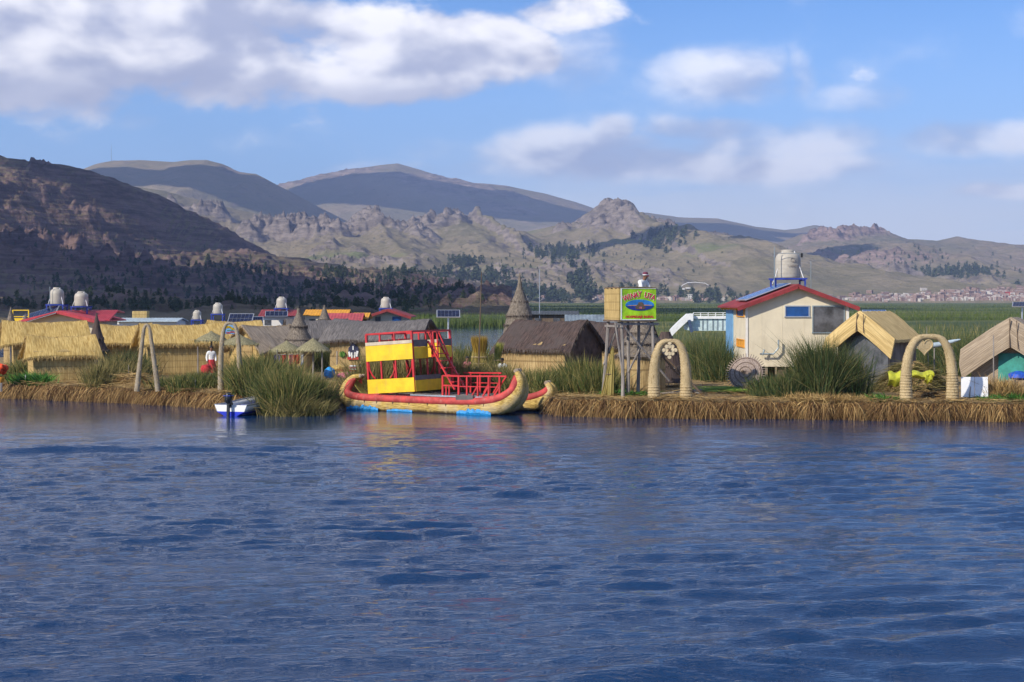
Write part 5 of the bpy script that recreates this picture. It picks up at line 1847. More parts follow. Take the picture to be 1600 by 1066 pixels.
# far cream house at the left with two tanks
hl, cxl, wl_, hel, hrl, sll = gable_house('cream house with a bright red roof behind the golden huts', 44, 148, 96, 5.5, 1.0, zat(500, 96), zat(487, 96), cream, roof_bright)
ext = empty('red_roof_shed', at(142, 98, 1.0), 0, 'shed with a corrugated red roof right of the left cream house', 'shed')
g_ = []
for q in range(61):
    x = -1.9 + 3.2 * q / 60
    g_.append([(x, -.6, zat(500, 98) - 1.0 + .03 * (q % 2)), (x, 1.5, zat(485, 99) - 1.0 + .03 * (q % 2)), (x, 3.2, zat(488, 101) - 1 + .03 * (q % 2))])
MB().sheet(g_, .06).build('roof', roof_bright, ext)
MB().box((-.3, 1.6, .95), (2.9, 3.8, 1.9)).build('wall', white_wall, ext)
MB().box((.55, -.32, 1.75), (1.2, .04, .35)).build('window', glass_blue, ext)
solar_panel('solar panel on the left cream house roof', at(62, 96, zat(491.5, 96)), 2.3, 1.6, R(8), R(-4)).rotation_euler = (R(12), R(-17), 0)
tank('pale plastic tank left on the red roof', 89, 97, zat(475, 97), .42, 1.0, stand=.55)
tank('pale plastic tank right on the red roof', 127, 99, zat(478, 99), .42, .9, stand=.6)
o = MB().tube([(0, 0, 0), (0, 0, 1.7)], .02, 6).build('pole', roof_metal, loc=at(78, 96.5, zat(492, 96.5)))
tag(o, 'thin pole beside the left tank on the red roof', 'pole')

# mixed low roofs and boxes of the village behind
def shed(label, px0, px1, Y, pyt, pye, roofm, wallm, depth=3.0, name='shed', slope=True, zbase=BZ):
    """a low building: roof front eave at pye, ridge at pyt"""
    xl, xr = (px0 - 800) / F * Y, (px1 - 800) / F * Y
    root = empty(name, ((xl + xr) / 2, Y, zbase), 0, label, 'shed')
    w = xr - xl
    ze_, zr_ = zat(pye, Y) - zbase, zat(pyt, Y + depth / 2) - zbase
    g = []
    m_ = int(w / .11)
    for q in range(m_ + 1):
        x = -w / 2 + w * q / m_
        cgt = .02 * (q % 2)
        g.append([(x, -.3, ze_ + cgt), (x, depth / 2, zr_ + cgt), (x, depth + .3, ze_ + cgt)])
    MB().sheet(g, .05).build('roof', roofm, root)
    MB().add([(-w / 2 + .15, 0, 0), (w / 2 - .15, 0, 0), (w / 2 - .15, depth, 0), (-w / 2 + .15, depth, 0), (-w / 2 + .15, 0, ze_ - .06), (w / 2 - .15, 0, ze_ - .06), (w / 2 - .15, depth, ze_ - .06), (-w / 2 + .15, depth, ze_ - .06),
              (-w / 2 + .15, depth / 2, zr_ - .08), (w / 2 - .15, depth / 2, zr_ - .08)],
             [(0, 1, 5, 4), (2, 3, 7, 6), (3, 0, 4, 8, 7), (1, 2, 6, 9, 5)]).build('wall', wallm, root)
    for q in range(max(1, int(w / 1.4))):
        x = -w / 2 + .7 + q * 1.4
        if x < w / 2 - .5: MB().box((x, -.015, max(.5, ze_ - .5)), (.5, .04, .4)).build('window', glass_grey, root)
    return root


shed('orange roofed shed behind the tall grey cone', 474, 545, 125, 484, 492.5, roof_orange, cream)
shed('faded red roofed building left of the small cream house', 508, 566, 112, 489.5, 504, paint('roof_pink', (.42, .07, .08), .6), wood_brown)
shed('orange roofed lean-to beside the small cream house', 549, 576, 114, 489, 498, roof_orange, wood_brown)
shed('dark red roofed building with solar panels behind the tilted golden hut', 404, 462, 122, 484, 494, roof_red, white_wall)
shed('long low shed with a pale blue roof behind the golden huts', 182, 279, 108, 497, 502, paint('roof_pale_blue', (.42, .52, .58), .5), white_wall)
shed('grey corrugated roof behind the dark brown hut', 884, 966, 96, 492, 516, roof_metal, white_wall, depth=4.0)
shed('dark low roof behind the tall pointed cone', 826, 905, 120, 486, 491, paint('roof_dark', (.06, .07, .08), .7), wood_brown)
hs_, c2, w2, he2, hr2, sl2 = gable_house('small cream house with a red roof far behind the grey hut', 578, 634, 118, 5.0, 1.0, zat(493, 118), zat(484, 118), cream, roof_red)
for (a0, b0, m0) in ((.25, .75, glass_blue), (-.7, -.4, glass_grey)):
    MB().box((w2 * (a0 + b0) / 2, -.02, he2 - .35), (w2 * abs(b0 - a0), .04, .55)).build('window', m0, hs_)
tank('pale plastic tank on the small far cream house', 603, 121, zat(481, 121), .38, .82, stand=.5)
tank('pale plastic tank behind the large golden hut', 340.5, 125, zat(490, 125), .38, .85, stand=.6)
tank('pale plastic tank on the dark red roof', 440, 123, zat(481, 123), .40, .85, stand=.8)
tank('pale plastic tank half hidden above the ridge of the golden hut', 308, 108, zat(499, 108), .28, .62, stand=.5)
solar_panel('solar panel on the roof under the far tank behind the tilted hut', at(432, 121, zat(490.5, 121)), 1.7, .7, R(35), R(5), cols=5)
solar_panel('wide dark solar panel left of the tilted golden hut', at(376, 99, zat(498, 99)), 1.55, .9, R(42), R(-5), post=1.2)
solar_panel('narrow dark solar panel beside the wide one', at(402, 100, zat(500, 100)), .75, .6, R(42), R(8), post=1.2)
solar_panel('solar panel on a tall post behind the red boat cabin', at(700.5, 78, zat(490.5, 78)), 1.15, .62, R(35), R(3), post=2.9)
solar_panel('solar street lamp panel on a pole before the golden tent-like hut', at(1366, 71.5, zat(486, 71.5)), 1.05, .5, R(6), R(-12), post=2.75)
solar_panel('solar panel above the weathered hut at the right edge', at(1597, 76, zat(476, 76)), .9, .7, R(18), R(-20), post=3.0)
bx = empty('lookout_basket', at(220, 110, 0), 0, 'far woven lookout basket behind the golden huts', 'basket')
bx.location.z = zat(499, 110)
MB().box((0, 0, .28), (1.0, .8, .56)).build('basket_wall', gold_mat, bx)
for x in (-.4, .4): MB().bar((x, 0, 0), (x, 0, -2.4), .08).build('post', wood_grey, bx)
bx = empty('white_cabin', at(190, 112, BZ), 0, 'small white cabin beside the far lookout basket', 'cabin')
MB().box((0, 0, 1.15), (1.2, 1.2, 2.3)).build('wall', white_wall, bx)
MB().box((0, 0, 2.34), (1.35, 1.35, .08)).build('roof', alu, bx)
MB().box((-.3, -.61, 1.9), (.3, .03, .4)).build('window', glass_grey, bx)
fr_ = empty('yellow_frame', at(33, 96, zat(500, 96)), 0, 'yellow lookout frame with a rail at the far left', 'frame')
for x in (-.5, .45):
    MB().bar((x, 0, -1.2), (x, 0, .6), .06).build('post', yellow_paint, fr_)
for z in (.58, .2):
    MB().bar((-.5, 0, z), (.45, 0, z), .05).build('rail', yellow_paint, fr_)
MB().box((-.02, .02, -.1), (.9, .04, .42)).build('panel', yellow_paint, fr_)

# ------------------------------------------------------------------ poles and masts
def mast(label, px, Y, zb_, py, r, mat, lean=0.0, name='pole'):
    zt__ = zat(py, Y)
    o = MB().tube([(0, 0, 0), (lean * .5, 0, (zt__ - zb_) * .5), (lean, 0, zt__ - zb_)], [r, r * .8, r * .55], 7).build(name, mat, loc=at(px, Y, zb_))
    return tag(o, label, 'pole')


mast('tall thin wooden pole behind the reed sheaf', 747, 72, BZ, 425, .035, wood_brown, .16)
mast('thin pale mast above the dark brown hut', 843, 120, BZ, 420, .04, alu)
mast('wooden pole leaning before the teal door hut', 1553, 62, BZ, 524, .035, wood_grey, -.02)
mast('short wooden stake beside the white panel', 1514, 60.6, BZ, 604, .035, wood_grey, .06)
mast('short white stake on the bank beside the fresh green leaves', 40, 72.6, BZ, 586, .04, white_gloss)
mast('short pale stake between the two slim arches', 305, 67.4, BZ, 592, .03, wood_grey)
mast('thin pole behind the heart arch', 1452, 72, BZ, 510, .02, wood_grey, -.12)
mast('thin pole beside the crossed pole arch', 201, 71, BZ, 570, .02, wood_grey)

# ------------------------------------------------------------------ woven disc, white panel, piles, ornament
dc = empty('woven_disc', at(1165, 67, BZ + .74), 0, 'round woven reed disc with a spiky rim leaning left of the cream house', 'woven disc')
Md = (Matrix.Rotation(R(-22), 3, 'Z') @ Matrix.Rotation(R(68), 3, 'X'))
mb = MB()
rings, sg_ = 14, 56
vs, fs = [], []
for i_ in range(rings + 1):
    r = .72 * i_ / rings
    for j_ in range(sg_):
        a = 2 * PI * j_ / sg_
        vs.append(Md @ Vector((r * math.cos(a), r * math.sin(a), .10 * (1 - (i_ / rings) ** 2) + .012 * ((i_ + j_) % 2))))
for i_ in range(rings):
    for j_ in range(sg_):
        a, b_ = i_ * sg_ + j_, i_ * sg_ + (j_ + 1) % sg_
        fs.append((a, a + sg_, b_ + sg_, b_))
mb.add(vs, fs)
m_ = len(vs)
mb.add([v - Md @ Vector((0, 0, .05)) for v in vs], [tuple(reversed(f)) for f in fs])
mb.build('plate', disc_reed, dc)
mb = MB()
for r in (.25, .45, .66):
    mb.tube([Md @ Vector((r * math.cos(a), r * math.sin(a), .10 * (1 - (r / .72) ** 2) + .02)) for a in [2 * PI * q / 40 for q in range(41)]], .014, 5)
mb.build('ring', wood_brown, dc)
mb = MB()
for j_ in range(46):
    a = 2 * PI * j_ / 46
    mb.tube([Md @ Vector((.68 * math.cos(a), .68 * math.sin(a), .0)), Md @ Vector((.86 * math.cos(a), .86 * math.sin(a), .02 * random.uniform(-1, 1)))], [.022, .016], 5)
mb.build('spiky_rim', disc_reed, dc)
MB().lathe([(.05, 0), (.08, .05), (.02, .1)], 10, Md @ Vector((-.1, .0, .1))).build('hub', wood_brown, dc)
wp = empty('leaning_boards', at(1527, 60.6, BZ), R(4), 'white boards leaning over at the right of the heart arch', 'panel')
for (xa, xb) in ((-.52, -.01), (.01, .52)):
    MB().add([(xa - .10, 0, .12), (xb - .10, 0, .12), (xb + .06, .45, .86), (xa + .06, .45, .86), (xa - .10, .03, .11), (xb - .10, .03, .11), (xb + .06, .48, .84), (xa + .06, .48, .84)],
             [(0, 1, 2, 3), (7, 6, 5, 4), (0, 4, 5, 1), (1, 5, 6, 2), (2, 6, 7, 3), (3, 7, 4, 0)]).build('board', white_gloss, wp)
MB().bar((.3, .5, 0), (.3, .46, .8), .05).build('support', wood_grey, wp)


def pile(label, px, Y, rx, ry, h, mat, n=2600, z0=BZ, base=straw_ground_m, name='reed_pile'):
    root = empty(name, at(px, Y, z0), 0, label, 'pile')
    vs, fs = [], []
    for i_ in range(9):
        r = i_ / 8
        for j_ in range(24):
            a = 2 * PI * j_ / 24
            vs.append((rx * r * math.cos(a) * (1 + .1 * math.sin(3 * a)), ry * r * math.sin(a), h * (1 - r ** 2.2) * (1 + .12 * math.sin(4 * a + i_))))
    for i_ in range(8):
        for j_ in range(24):
            a, b_ = i_ * 24 + j_, i_ * 24 + (j_ + 1) % 24
            fs.append((a, a + 24, b_ + 24, b_))
    MB().add(vs, fs).build('heap', base, root, smooth=True)
    a = rng.uniform(0, 2 * PI, n); r = rng.random(n) ** .5
    P = np.stack([rx * r * np.cos(a), ry * r * np.sin(a), h * (1 - r ** 2.2)], 1)
    th = rng.normal(0, .6, n) + (rng.random(n) > .5) * PI
    ln = rng.uniform(.3, .9, n)
    D = np.stack([np.cos(th) * ln, np.sin(th) * ln * .5, rng.normal(.05, .12, n)], 1)
    link('stalks', blades_mesh('stalks', P, D, .024, np.array([[0, 0, -.22]]) * np.ones((n, 1)), 3), mat, root)
    return root


pile('heap of cut reeds behind the heart arch', 1424, 66.5, 1.5, .9, 1.15, reed_tan, 3600)
t_ = empty('lime_tarpaulin', at(1420, 64.8, BZ), 0, 'lime yellow tarpaulin on the heap of cut reeds', 'tarpaulin')
for (x, z, w, h, y) in ((-.55, .62, .62, .55, 0), (.55, .78, .9, .26, .1), (.75, .62, .3, .35, .0)):
    g = [[(x + w * (i_ / 7 - .5), y - .25 * math.sin(j_ / 5 * PI) + random.uniform(-.03, .03), z + h * (j_ / 5 - .5) + .05 * math.sin(i_ * 1.3)) for j_ in range(6)] for i_ in range(8)]
    MB().sheet(g, .03).build('fold', lime, t_, smooth=True)
pile('low pile of reed stalks below the crossed pole arch', 208, 70.5, .75, .6, .55, straw, 900)
pile('small brown heap of reeds under the heart arch', 1453, 60.8, .35, .3, .26, stalk_gold, 500)
pile('dark tangle of roots at the foot of the woven disc', 1186, 65.5, .5, .5, .35, eave_dark, 900)
# slanting boat prow behind the heart arch
o = MB().tube([(-1.1, 0, -.12), (-.2, 0, -.03), (.5, 0, .12), (.9, 0, .22)], [.10, .12, .09, .03], 10).build('canoe_prow', paint('pale_blue_hull', (.42, .52, .60), .5), loc=at(1470, 74, zat(538, 74)), smooth=True)
tag(o, 'pale blue grey canoe prow pointing right behind the heart arch', 'canoe')
MB().tube([(0, 0, 0), (0, 0, -2.0)], .03, 6).build('support', wood_grey, o, loc=(-.3, 0, -.05))

# orange prow head at the left edge
oh = empty('prow_ornament', at(2, 71.6, BZ - .1), 0, 'bright orange red round prow ornament at the left edge', 'ornament')
mb = MB()
for q in range(16):
    a = random.uniform(0, 2 * PI); e = random.uniform(-.3, 1.2)
    d = Vector((math.cos(a) * math.cos(e), math.sin(a) * math.cos(e), math.sin(e)))
    mb.lathe([(.02, -.16), (.13, -.08), (.16, 0), (.12, .1), (.02, .16)], 10, d * .22 + Vector((0, 0, .72)), .08)
mb.build('puffs', orange_red, oh, smooth=True)
MB().lathe([(.05, .2), (.14, .3), (.16, .42), (.1, .5)], 12, jit=.06).build('yellow_collar', orange, oh, smooth=True)
MB().tube([(0, 0, -.2), (0, 0, .35)], .05, 8).build('stem', wood_grey, oh)


# reed sheaves
def sheaf(label, px, Y, r, h, n, mat, top, yaw=0, spread=.35, lean=0.0):
    root = empty('reed_sheaf', at(px, Y, BZ), yaw, label, 'sheaf')
    for part, z0_, z1_, rr0, rr1, m2, cnt in (('stalks', 0, h * .72, r * 1.25, r * .6, mat, n), ('plume', h * .58, h, r * .55, r * .95, top, n // 2)):
        a = rng.uniform(0, 2 * PI, cnt); q = rng.random(cnt) ** .5
        P = np.stack([np.cos(a) * q * rr0 + lean * z0_, np.sin(a) * q * rr0 * .7, np.full(cnt, z0_)], 1)
        zz = (z1_ - z0_) * (.75 + .35 * rng.random(cnt))
        D = np.stack([np.cos(a) * q * (rr1 - rr0) + lean * zz + rng.normal(0, .03, cnt), np.sin(a) * q * (rr1 - rr0) * .7, zz], 1)
        link(part, blades_mesh(part, P, D, .03, np.zeros((cnt, 3)), 2), m2, root)
    for z in (h * .42, h * .56):
        MB().tube([(lean * z + r * .82 * math.cos(b), r * .6 * math.sin(b), z) for b in [2 * PI * q / 16 for q in range(17)]], .02, 6).build('binding', arch_reed, root)
    return root


sheaf('thick sheaf of yellow reeds with brown plumes standing behind the boat', 749, 73, .45, 2.15, 1800, bundle_y, plume)
sheaf('slanting sheaf of green reeds beside the dark brown hut', 771, 73.5, .20, 1.85, 700, bundle_g, bundle_g, lean=.16)


# ------------------------------------------------------------------ motor boat
mbt = empty('motor_boat', at(388, 62.4, 0.0), R(72), 'small white and blue motor boat moored at the reeds', 'boat')
mbt.scale = (1.0, .92, 1.0)
st_n = 13
secs = []
for q in range(st_n):
    t = q / (st_n - 1)
    x = -1.45 + 3.1 * t
    b_ = .70 * (1 - max(0, (t - .35) / .65) ** 2.2) + .015
    sheer = .42 + .24 * t ** 2
    chine = .17 + .25 * t ** 3
    keel = -.12 + .50 * max(0, (t - .6) / .4) ** 2
    secs.append([(x, -b_, sheer), (x - .0, -b_ * .88, chine), (x, 0, keel), (x, b_ * .88, chine), (x, b_, sheer)])
for nm, cols_, mt in (('hull_side', (0, 1), white_gloss), ('hull_side', (3, 4), white_gloss), ('hull_bottom', (1, 2, 3), paint('hull_blue', (.012, .03, .50), .35))):
    g = [[Vector(s[c]) for c in cols_] for s in secs]
    ob = MB().sheet(g).build(nm, mt, mbt, smooth=True)
    md = ob.modifiers.new('solid', 'SOLIDIFY'); md.thickness = .03; md.offset = 0
s0 = secs[0]
MB().add([Vector(s0[0]), Vector(s0[1]), Vector(s0[3]), Vector(s0[4])] + [Vector(v) + Vector((.05, 0, 0)) for v in (s0[0], s0[1], s0[3], s0[4])],
         [(0, 1, 2, 3), (7, 6, 5, 4), (0, 4, 5, 1), (2, 6, 7, 3), (0, 3, 7, 4)]).build('transom', white_gloss, mbt)
MB().add([Vector(s0[1]) + Vector((-.005, 0, 0)), Vector(s0[2]) + Vector((-.005, 0, 0)), Vector(s0[3]) + Vector((-.005, 0, 0)), Vector(s0[1]) + Vector((.05, 0, 0)), Vector(s0[2]) + Vector((.05, 0, 0)), Vector(s0[3]) + Vector((.05, 0, 0))],
         [(0, 1, 2), (5, 4, 3), (0, 3, 4, 1), (1, 4, 5, 2)]).build('transom_bottom', MATS['hull_blue'], mbt)
mb = MB()
mb.tube([Vector(s[0]) for s in secs] + [Vector(s[4]) for s in reversed(secs)], .03, 8)
mb.build('gunwale', alu, mbt, smooth=True)
for x in (-.75, .35):
    MB().box((x, 0, .30), (.26, 1.18 if x < 0 else 1.0, .04)).build('bench', paint('bench_grey', (.16, .20, .42), .6), mbt)
MB().box((-.1, 0, .04), (2.2, .8, .03)).build('floor', MATS['bench_grey'], mbt)
om = MB(); om.lathe([(.10, .50), (.15, .56), (.16, .74), (.12, .86), (.03, .90)], 14, (-1.62, .0, 0)); e = om.build('outboard_motor', black, mbt, smooth=True)
MB().bar((-1.62, 0, .52), (-1.66, 0, -.25), .09, .12).build('leg', black, e)
MB().bar((-1.50, 0, .45), (-1.35, 0, .40), .1, .2).build('clamp', black, e)
MB().tube([(-1.52, 0, .68), (-1.1, .1, .74)], .02, 6).build('tiller', black, e)
MB().box((-1.62, 0, .79), (.33, .33, .02)).build('trim_band', blue_paint, e)
MB().tube([Vector(secs[-1][0]) + Vector((0, 0, 0)), (2.0, -.1, .5), (2.6, 0, .75)], .012, 5).build('mooring_rope', arch_reed, mbt)

# ------------------------------------------------------------------ the double-decked reed boat
L_ = Vector(((523 - 800) / F * 65.0, 65.0, 0))
R_ = Vector(((810 - 800) / F * 60.6, 60.6, 0))
dv = (R_ - L_)
BL = dv.length
byaw = math.atan2(dv.y, dv.x)
rb_ = empty('reed_boat', L_, byaw, 'double-decked reed boat with yellow panels and a red railing', 'boat')
def smooth_curve(ctrl, m_=7):
    """Catmull-Rom through control tuples"""
    out = []
    c = [ctrl[0]] + list(ctrl) + [ctrl[-1]]
    for k in range(1, len(c) - 2):
        for q in range(m_):
            t = q / m_
            out.append([.5 * (2 * b + (c_ - a) * t + (2 * a - 5 * b + 4 * c_ - d) * t * t + (3 * b - a - 3 * c_ + d) * t ** 3)
                        for a, b, c_, d in zip(c[k - 1], c[k], c[k + 1], c[k + 2])])
    out.append(list(ctrl[-1]))
    return out


def hull(y0_, x0_, rise=1.0, s=1.0):
    # x, z, radius, half spacing of the two rolls
    B_ = BL
    ctrl = [(.92, 1.34, .07, .10), (.62, 1.28, .13, .14), (.36, 1.02, .20, .18), (.26, .68, .27, .22), (.46, .40, .32, .26), (1.0, .25, .35, .28), (2.2, .21, .35, .28),
            (B_ * .5, .20, .35, .28), (B_ - 2.6, .21, .35, .28), (B_ - 1.6, .26, .36, .28), (B_ - .85, .42, .34, .26), (B_ - .38, .76, .275, .20), (B_ - .22, 1.12, .20, .15),
            (B_ - .26, 1.45, .155, .11), (B_ - .40, 1.72, .10, .09)]
    cv = smooth_curve(ctrl)
    cv = [(x + x0_, .2 + (z - .2) * rise, r * s, d) for x, z, r, d in cv]
    for sg in (-1, 1):
        P, Q = [], []
        for k, (x, z, r, d) in enumerate(cv):
            P.append((x, y0_ + sg * d, z)); Q.append(r * (1.0 if k % 2 else .985))
        MB().tube(P, Q, 18).build('reed_roll', boat_reed, rb_, smooth=True)
        for e_, nm in ((0, 'stern_cap'), (-1, 'prow_cap')):
            p = Vector(P[e_]); p2 = Vector(P[2 if e_ == 0 else -3])
            d = (p - p2).normalized()
            MB().tube([p - d * .06, p + d * .03, p + d * .07], [Q[e_] * 1.15, Q[e_] * 1.2, Q[e_] * .6], 12).build(nm, worn_thatch, rb_, smooth=True)
        # red canvas roll inside the curve
        P, Q = [], []
        m_ = len(cv)
        for k in range(5, m_ - 5):
            x, z, r, d = cv[k]
            a, b_ = Vector((cv[k - 1][0], 0, cv[k - 1][1])), Vector((cv[k + 1][0], 0, cv[k + 1][1]))
            t = (b_ - a).normalized()
            nrm = Vector((-t.z, 0, t.x))          # towards the inside of the banana
            c = Vector((x, 0, z)) + nrm * (r * .80)
            P.append((c.x, y0_ + sg * (d + r * .62), c.z)); Q.append(.155 * s * min(1, .35 + min(k - 5, m_ - 6 - k) / 9))
        MB().tube(P, Q, 12).build('red_gunwale', red_faded, rb_, smooth=True)


hull(.62, 0.0)
hull(3.15, -.1, .62, .92)
MB().box((BL * .5, 1.9, .58), (BL * .66, 3.4, .05)).build('deck', wood_grey, rb_)
MB().box((BL * .72, .02, .60), (.80, .06, .30)).build('grey_patch', paint('grey_canvas', (.11, .10, .10), .8), rb_, bevel=.02)
MB().bar((BL * .42, .12, .68), (BL * .86, .12, .68), .05).build('deck_rail', alu, rb_)
# interior lining of the stern curl
mb = MB()
mb.sheet([[(.55 + .55 * u, .62 + v * .26 * (1 - .3 * u), .62 + .62 * (1 - u) ** 1.3) for v in (-1, -.33, .33, 1)] for u in (0, .25, .5, .75, 1)], .05)
mb.build('stern_lining', paint('olive_canvas', (.22, .20, .04), .8, .2), rb_)
# torn blue tarpaulin at the waterline
for (ta, tb_, hh) in ((.07, .25, .16), (.30, .44, .06), (.68, .86, .17)):
    g = []
    m_ = 22
    for q in range(m_ + 1):
        t = ta + (tb_ - ta) * q / m_
        top = hh * (.6 + .6 * random.random()) * math.sin(PI * (q + .6) / (m_ + 1.2)) ** .4
        g.append([(BL * t, .02, -.06), (BL * t, -.035, top * .5), (BL * t, -.025, top + .05)])
    ob = MB().sheet(g).build('blue_tarpaulin', blue_tarp, rb_)
    md = ob.modifiers.new('solid', 'SOLIDIFY'); md.thickness = .03
# rope ties
for t in (.17, .24, .33, .42, .52, .62, .74, .82):
    MB().tube([(BL * t, .62 + .62 * math.cos(a), .36 + .40 * math.sin(a)) for a in [R(60) + R(240) * q / 14 for q in range(15)]], .016, 5).build('rope_tie', wood_brown, rb_)

# cabin, tilted slightly up towards the bow
CB = bpy.data.objects.new('cabin', None)
COL.objects.link(CB)
CB.parent = rb_
invb = (Matrix.Translation(L_) @ Matrix.Rotation(byaw, 4, 'Z')).inverted()


def hit(px, yl):
    """local x on the line local y = yl seen at column px"""
    best, bv = 0, 1e9
    for k in range(0, 1200):
        x = k * .01
        w = Matrix.Translation(L_) @ Matrix.Rotation(byaw, 4, 'Z') @ Vector((x, yl, 0))
        p = 800 + F * w.x / w.y
        if abs(p - px) < bv: best, bv = x, abs(p - px)
    return best


yn, yf = .16, 2.95
xa, xb = hit(577.5, yn), hit(648.5, yn)
CB.location = (xa, yn, .66)
CB.rotation_euler = (0, R(-4.0), 0)
cl_, cw_ = xb - xa, yf - yn
PZ = 2.38


def red_post(x, y, z0_, z1_, w=.075, nm='post'):
    return MB().bar((x, y, z0_), (x, y, z1_), w).build(nm, red_paint, CB)


for y in (0, cw_):
    for x in (0, cl_ * .30, cl_ * .62, cl_):
        red_post(x, y, .0, PZ, .085 if x in (0, cl_) else .06)
    MB().bar((0, y, PZ), (cl_, y, PZ), .07).build('top_rail', red_paint, CB)
    MB().box((cl_ / 2, y - .045 * (1 if y == 0 else -1), .28), (cl_ + .06, .03, .56)).build('lower_panel', yellow_paint, CB)
    MB().box((cl_ / 2, y - .045 * (1 if y == 0 else -1), 1.60), (cl_ + .06, .03, .62)).build('upper_panel', yellow_paint, CB)
    MB().box((cl_ / 2, y - .045 * (1 if y == 0 else -1), 1.985), (cl_ + .06, .032, .13)).build('beige_board', beige_board, CB)
    for (x, sx) in ((.04, 1), (cl_ - .04, -1), (cl_ * .62, -1)):
        MB().tube([(x, y, 1.25), (x + sx * .04, y, .95), (x + sx * .16, y, .72), (x + sx * .3, y, .58)], .032, 6).build('curved_brace', red_paint, CB)
for x in (0, cl_):
    MB().bar((x, 0, PZ), (x, cw_, PZ), .07).build('top_rail', red_paint, CB)
gy = (cw_ * .36, cw_ * .66)        # the stair opening in the bow wall
bow_grey = paint('grey_board', (.14, .13, .13), .8)
for (a0, b0) in ((0.04, gy[0]), (gy[1], cw_ - .04)):
    MB().box((cl_ + .05, (a0 + b0) / 2, 1.52), (.03, b0 - a0, .46)).build('bow_upper_panel', yellow_paint, CB)
    MB().box((cl_ + .05, (a0 + b0) / 2, 1.90), (.032, b0 - a0, .28)).build('bow_upper_board', bow_grey, CB)
MB().box((cl_ + .05, gy[1] * .5, .22), (.03, gy[1], .44)).build('bow_lower_panel', yellow_paint, CB)
MB().box((cl_ + .05, gy[1] * .5, .54), (.032, gy[1], .18)).build('bow_lower_board', bow_grey, CB)
MB().box((-.05, cw_ / 2, .28), (.03, cw_, .56)).build('stern_lower_panel', yellow_paint, CB)
MB().box((-.05, cw_ / 2, 1.60), (.03, cw_, .62)).build('stern_upper_panel', yellow_paint, CB)
MB().box((cl_ / 2, cw_ / 2, 1.30), (cl_, cw_ - .1, .05)).build('upper_floor', wood_brown, CB)
for y in (gy[0], gy[1], cw_ * .5):
    red_post(cl_, y, 0 if y != cw_ * .5 else 1.3, PZ, .06)
for y in (cw_ * .33, cw_ * .66):
    red_post(0, y, 0, PZ, .055)
for x in (.35, .85, 1.35):
    sb = MB().box((x, cw_ * .35, 1.68), (.28, .9, .05)).build('seat', red_paint, CB)
    MB().box((x - .14, cw_ * .35, 1.92), (.04, .9, .42)).build('backrest', red_paint, CB)
# stair from the upper deck down to the bow deck
stw = empty('stair', (cl_ + .06, gy[0], 0), 0)
stw.parent = CB
SL, SZ = 1.15, 1.85
for dy in (.04, gy[1] - gy[0] - .04):
    MB().bar((0, dy, SZ + .12), (SL, dy, -.02), .09, .06).build('stringer', red_paint, stw)
    MB().bar((.05, dy, SZ + .45), (SL * .4, dy, SZ * .72), .045).build('handrail', red_paint, stw)
for q in range(6):
    t = (q + .6) / 6.4
    MB().box((SL * t, (gy[1] - gy[0]) / 2, SZ * (1 - t) + .05), (.24, gy[1] - gy[0] - .08, .04)).build('tread', red_paint, stw)
# low red bench frame and bow railing
yr = .35
bf = empty('bow_railing', (0, 0, .66), 0)
bf.parent = rb_
xs0, xs1 = hit(692, yr), hit(717, yr)
mb = MB()
for x in (xs0, xs1):
    mb.bar((x, yr, 0), (x, yr, .80), .075)
for z in (.80, .42):
    mb.bar((xs0, yr, z), (xs1, yr, z), .06)
for x in (xs0 + .16, xs0 + .3):
    mb.bar((x, yr, 0), (x, yr, .40), .05)
mb.build('stair_gate', red_paint, bf)
xe = hit(789, yr)
for (yy, nm) in ((yr, 'near'), (2.9, 'far')):
    if nm == 'far':
        xs1, xe = hit(724, yy) , hit(788, yy)
    o = MB().bar((xs1, yy, .80), (xe, yy + (.12 if nm == 'near' else -.2), .84), .055).build('handrail', red_paint, bf)
    MB().bar((xs1, yy, .40), (xe - .3, yy, .42), .035).build('mid_rail', red_paint, bf)
    for k in range(4):
        x = xs1 + (xe - xs1) * (.18 + .235 * k)
        MB().bar((x, yy, 0), (x, yy, .80), .06).build('baluster', red_paint, bf)
        if k != 0:
            MB().bar((x, yy, .45), (x - .28, yy, .02), .055).build('brace', red_paint, bf)
xe = hit(789, yr)
for (xx_, dz) in ((xe, .84),):
    MB().bar((xx_, yr + .1, dz), (xx_ - .55, yr + .1, .10), .05).build('brace', red_paint, bf)
    MB().bar((xx_ - .1, yr + .9, dz), (xx_ - .5, yr + .9, .0), .05).build('brace', red_paint, bf)

# ------------------------------------------------------------------ white slide boat far behind
sb = empty('slide_boat', at(1108, 118, 0), 0, 'white pleasure boat with a slide behind the reeds left of the cream house', 'boat')
k_ = 118 / F


def sx_(px): return (px - 1108) * k_


def sz_(py): return zat(py, 118)


MB().box(((sx_(1080) + sx_(1185)) / 2, 1.3, (sz_(497) + sz_(517)) / 2), (sx_(1185) - sx_(1080), 2.6, sz_(497) - sz_(517))).build('cabin', paint('pale_cyan_panel', (.55, .68, .70), .5), sb)
mb = MB()
for px_ in (1098, 1105, 1114, 1121, 1129, 1136): mb.box((sx_(px_), -.01, (sz_(498) + sz_(516)) / 2), (.10, .04, sz_(498) - sz_(516)))
mb.build('dark_post', roof_metal, sb)
MB().box(((sx_(1078) + sx_(1185)) / 2, 1.3, sz_(497) + .02), (sx_(1185) - sx_(1078), 2.9, .16)).build('roof_deck', white_gloss, sb)
mb = MB()
for q in range(9):
    x = sx_(1083) + q * .55
    mb.tube([(x, -.1, sz_(497)), (x, -.1, sz_(489))], .03, 6)
for z in (489, 492, 494.5):
    mb.tube([(sx_(1083), -.1, sz_(z)), (sx_(1175), -.1, sz_(z - .5))], .022, 6)
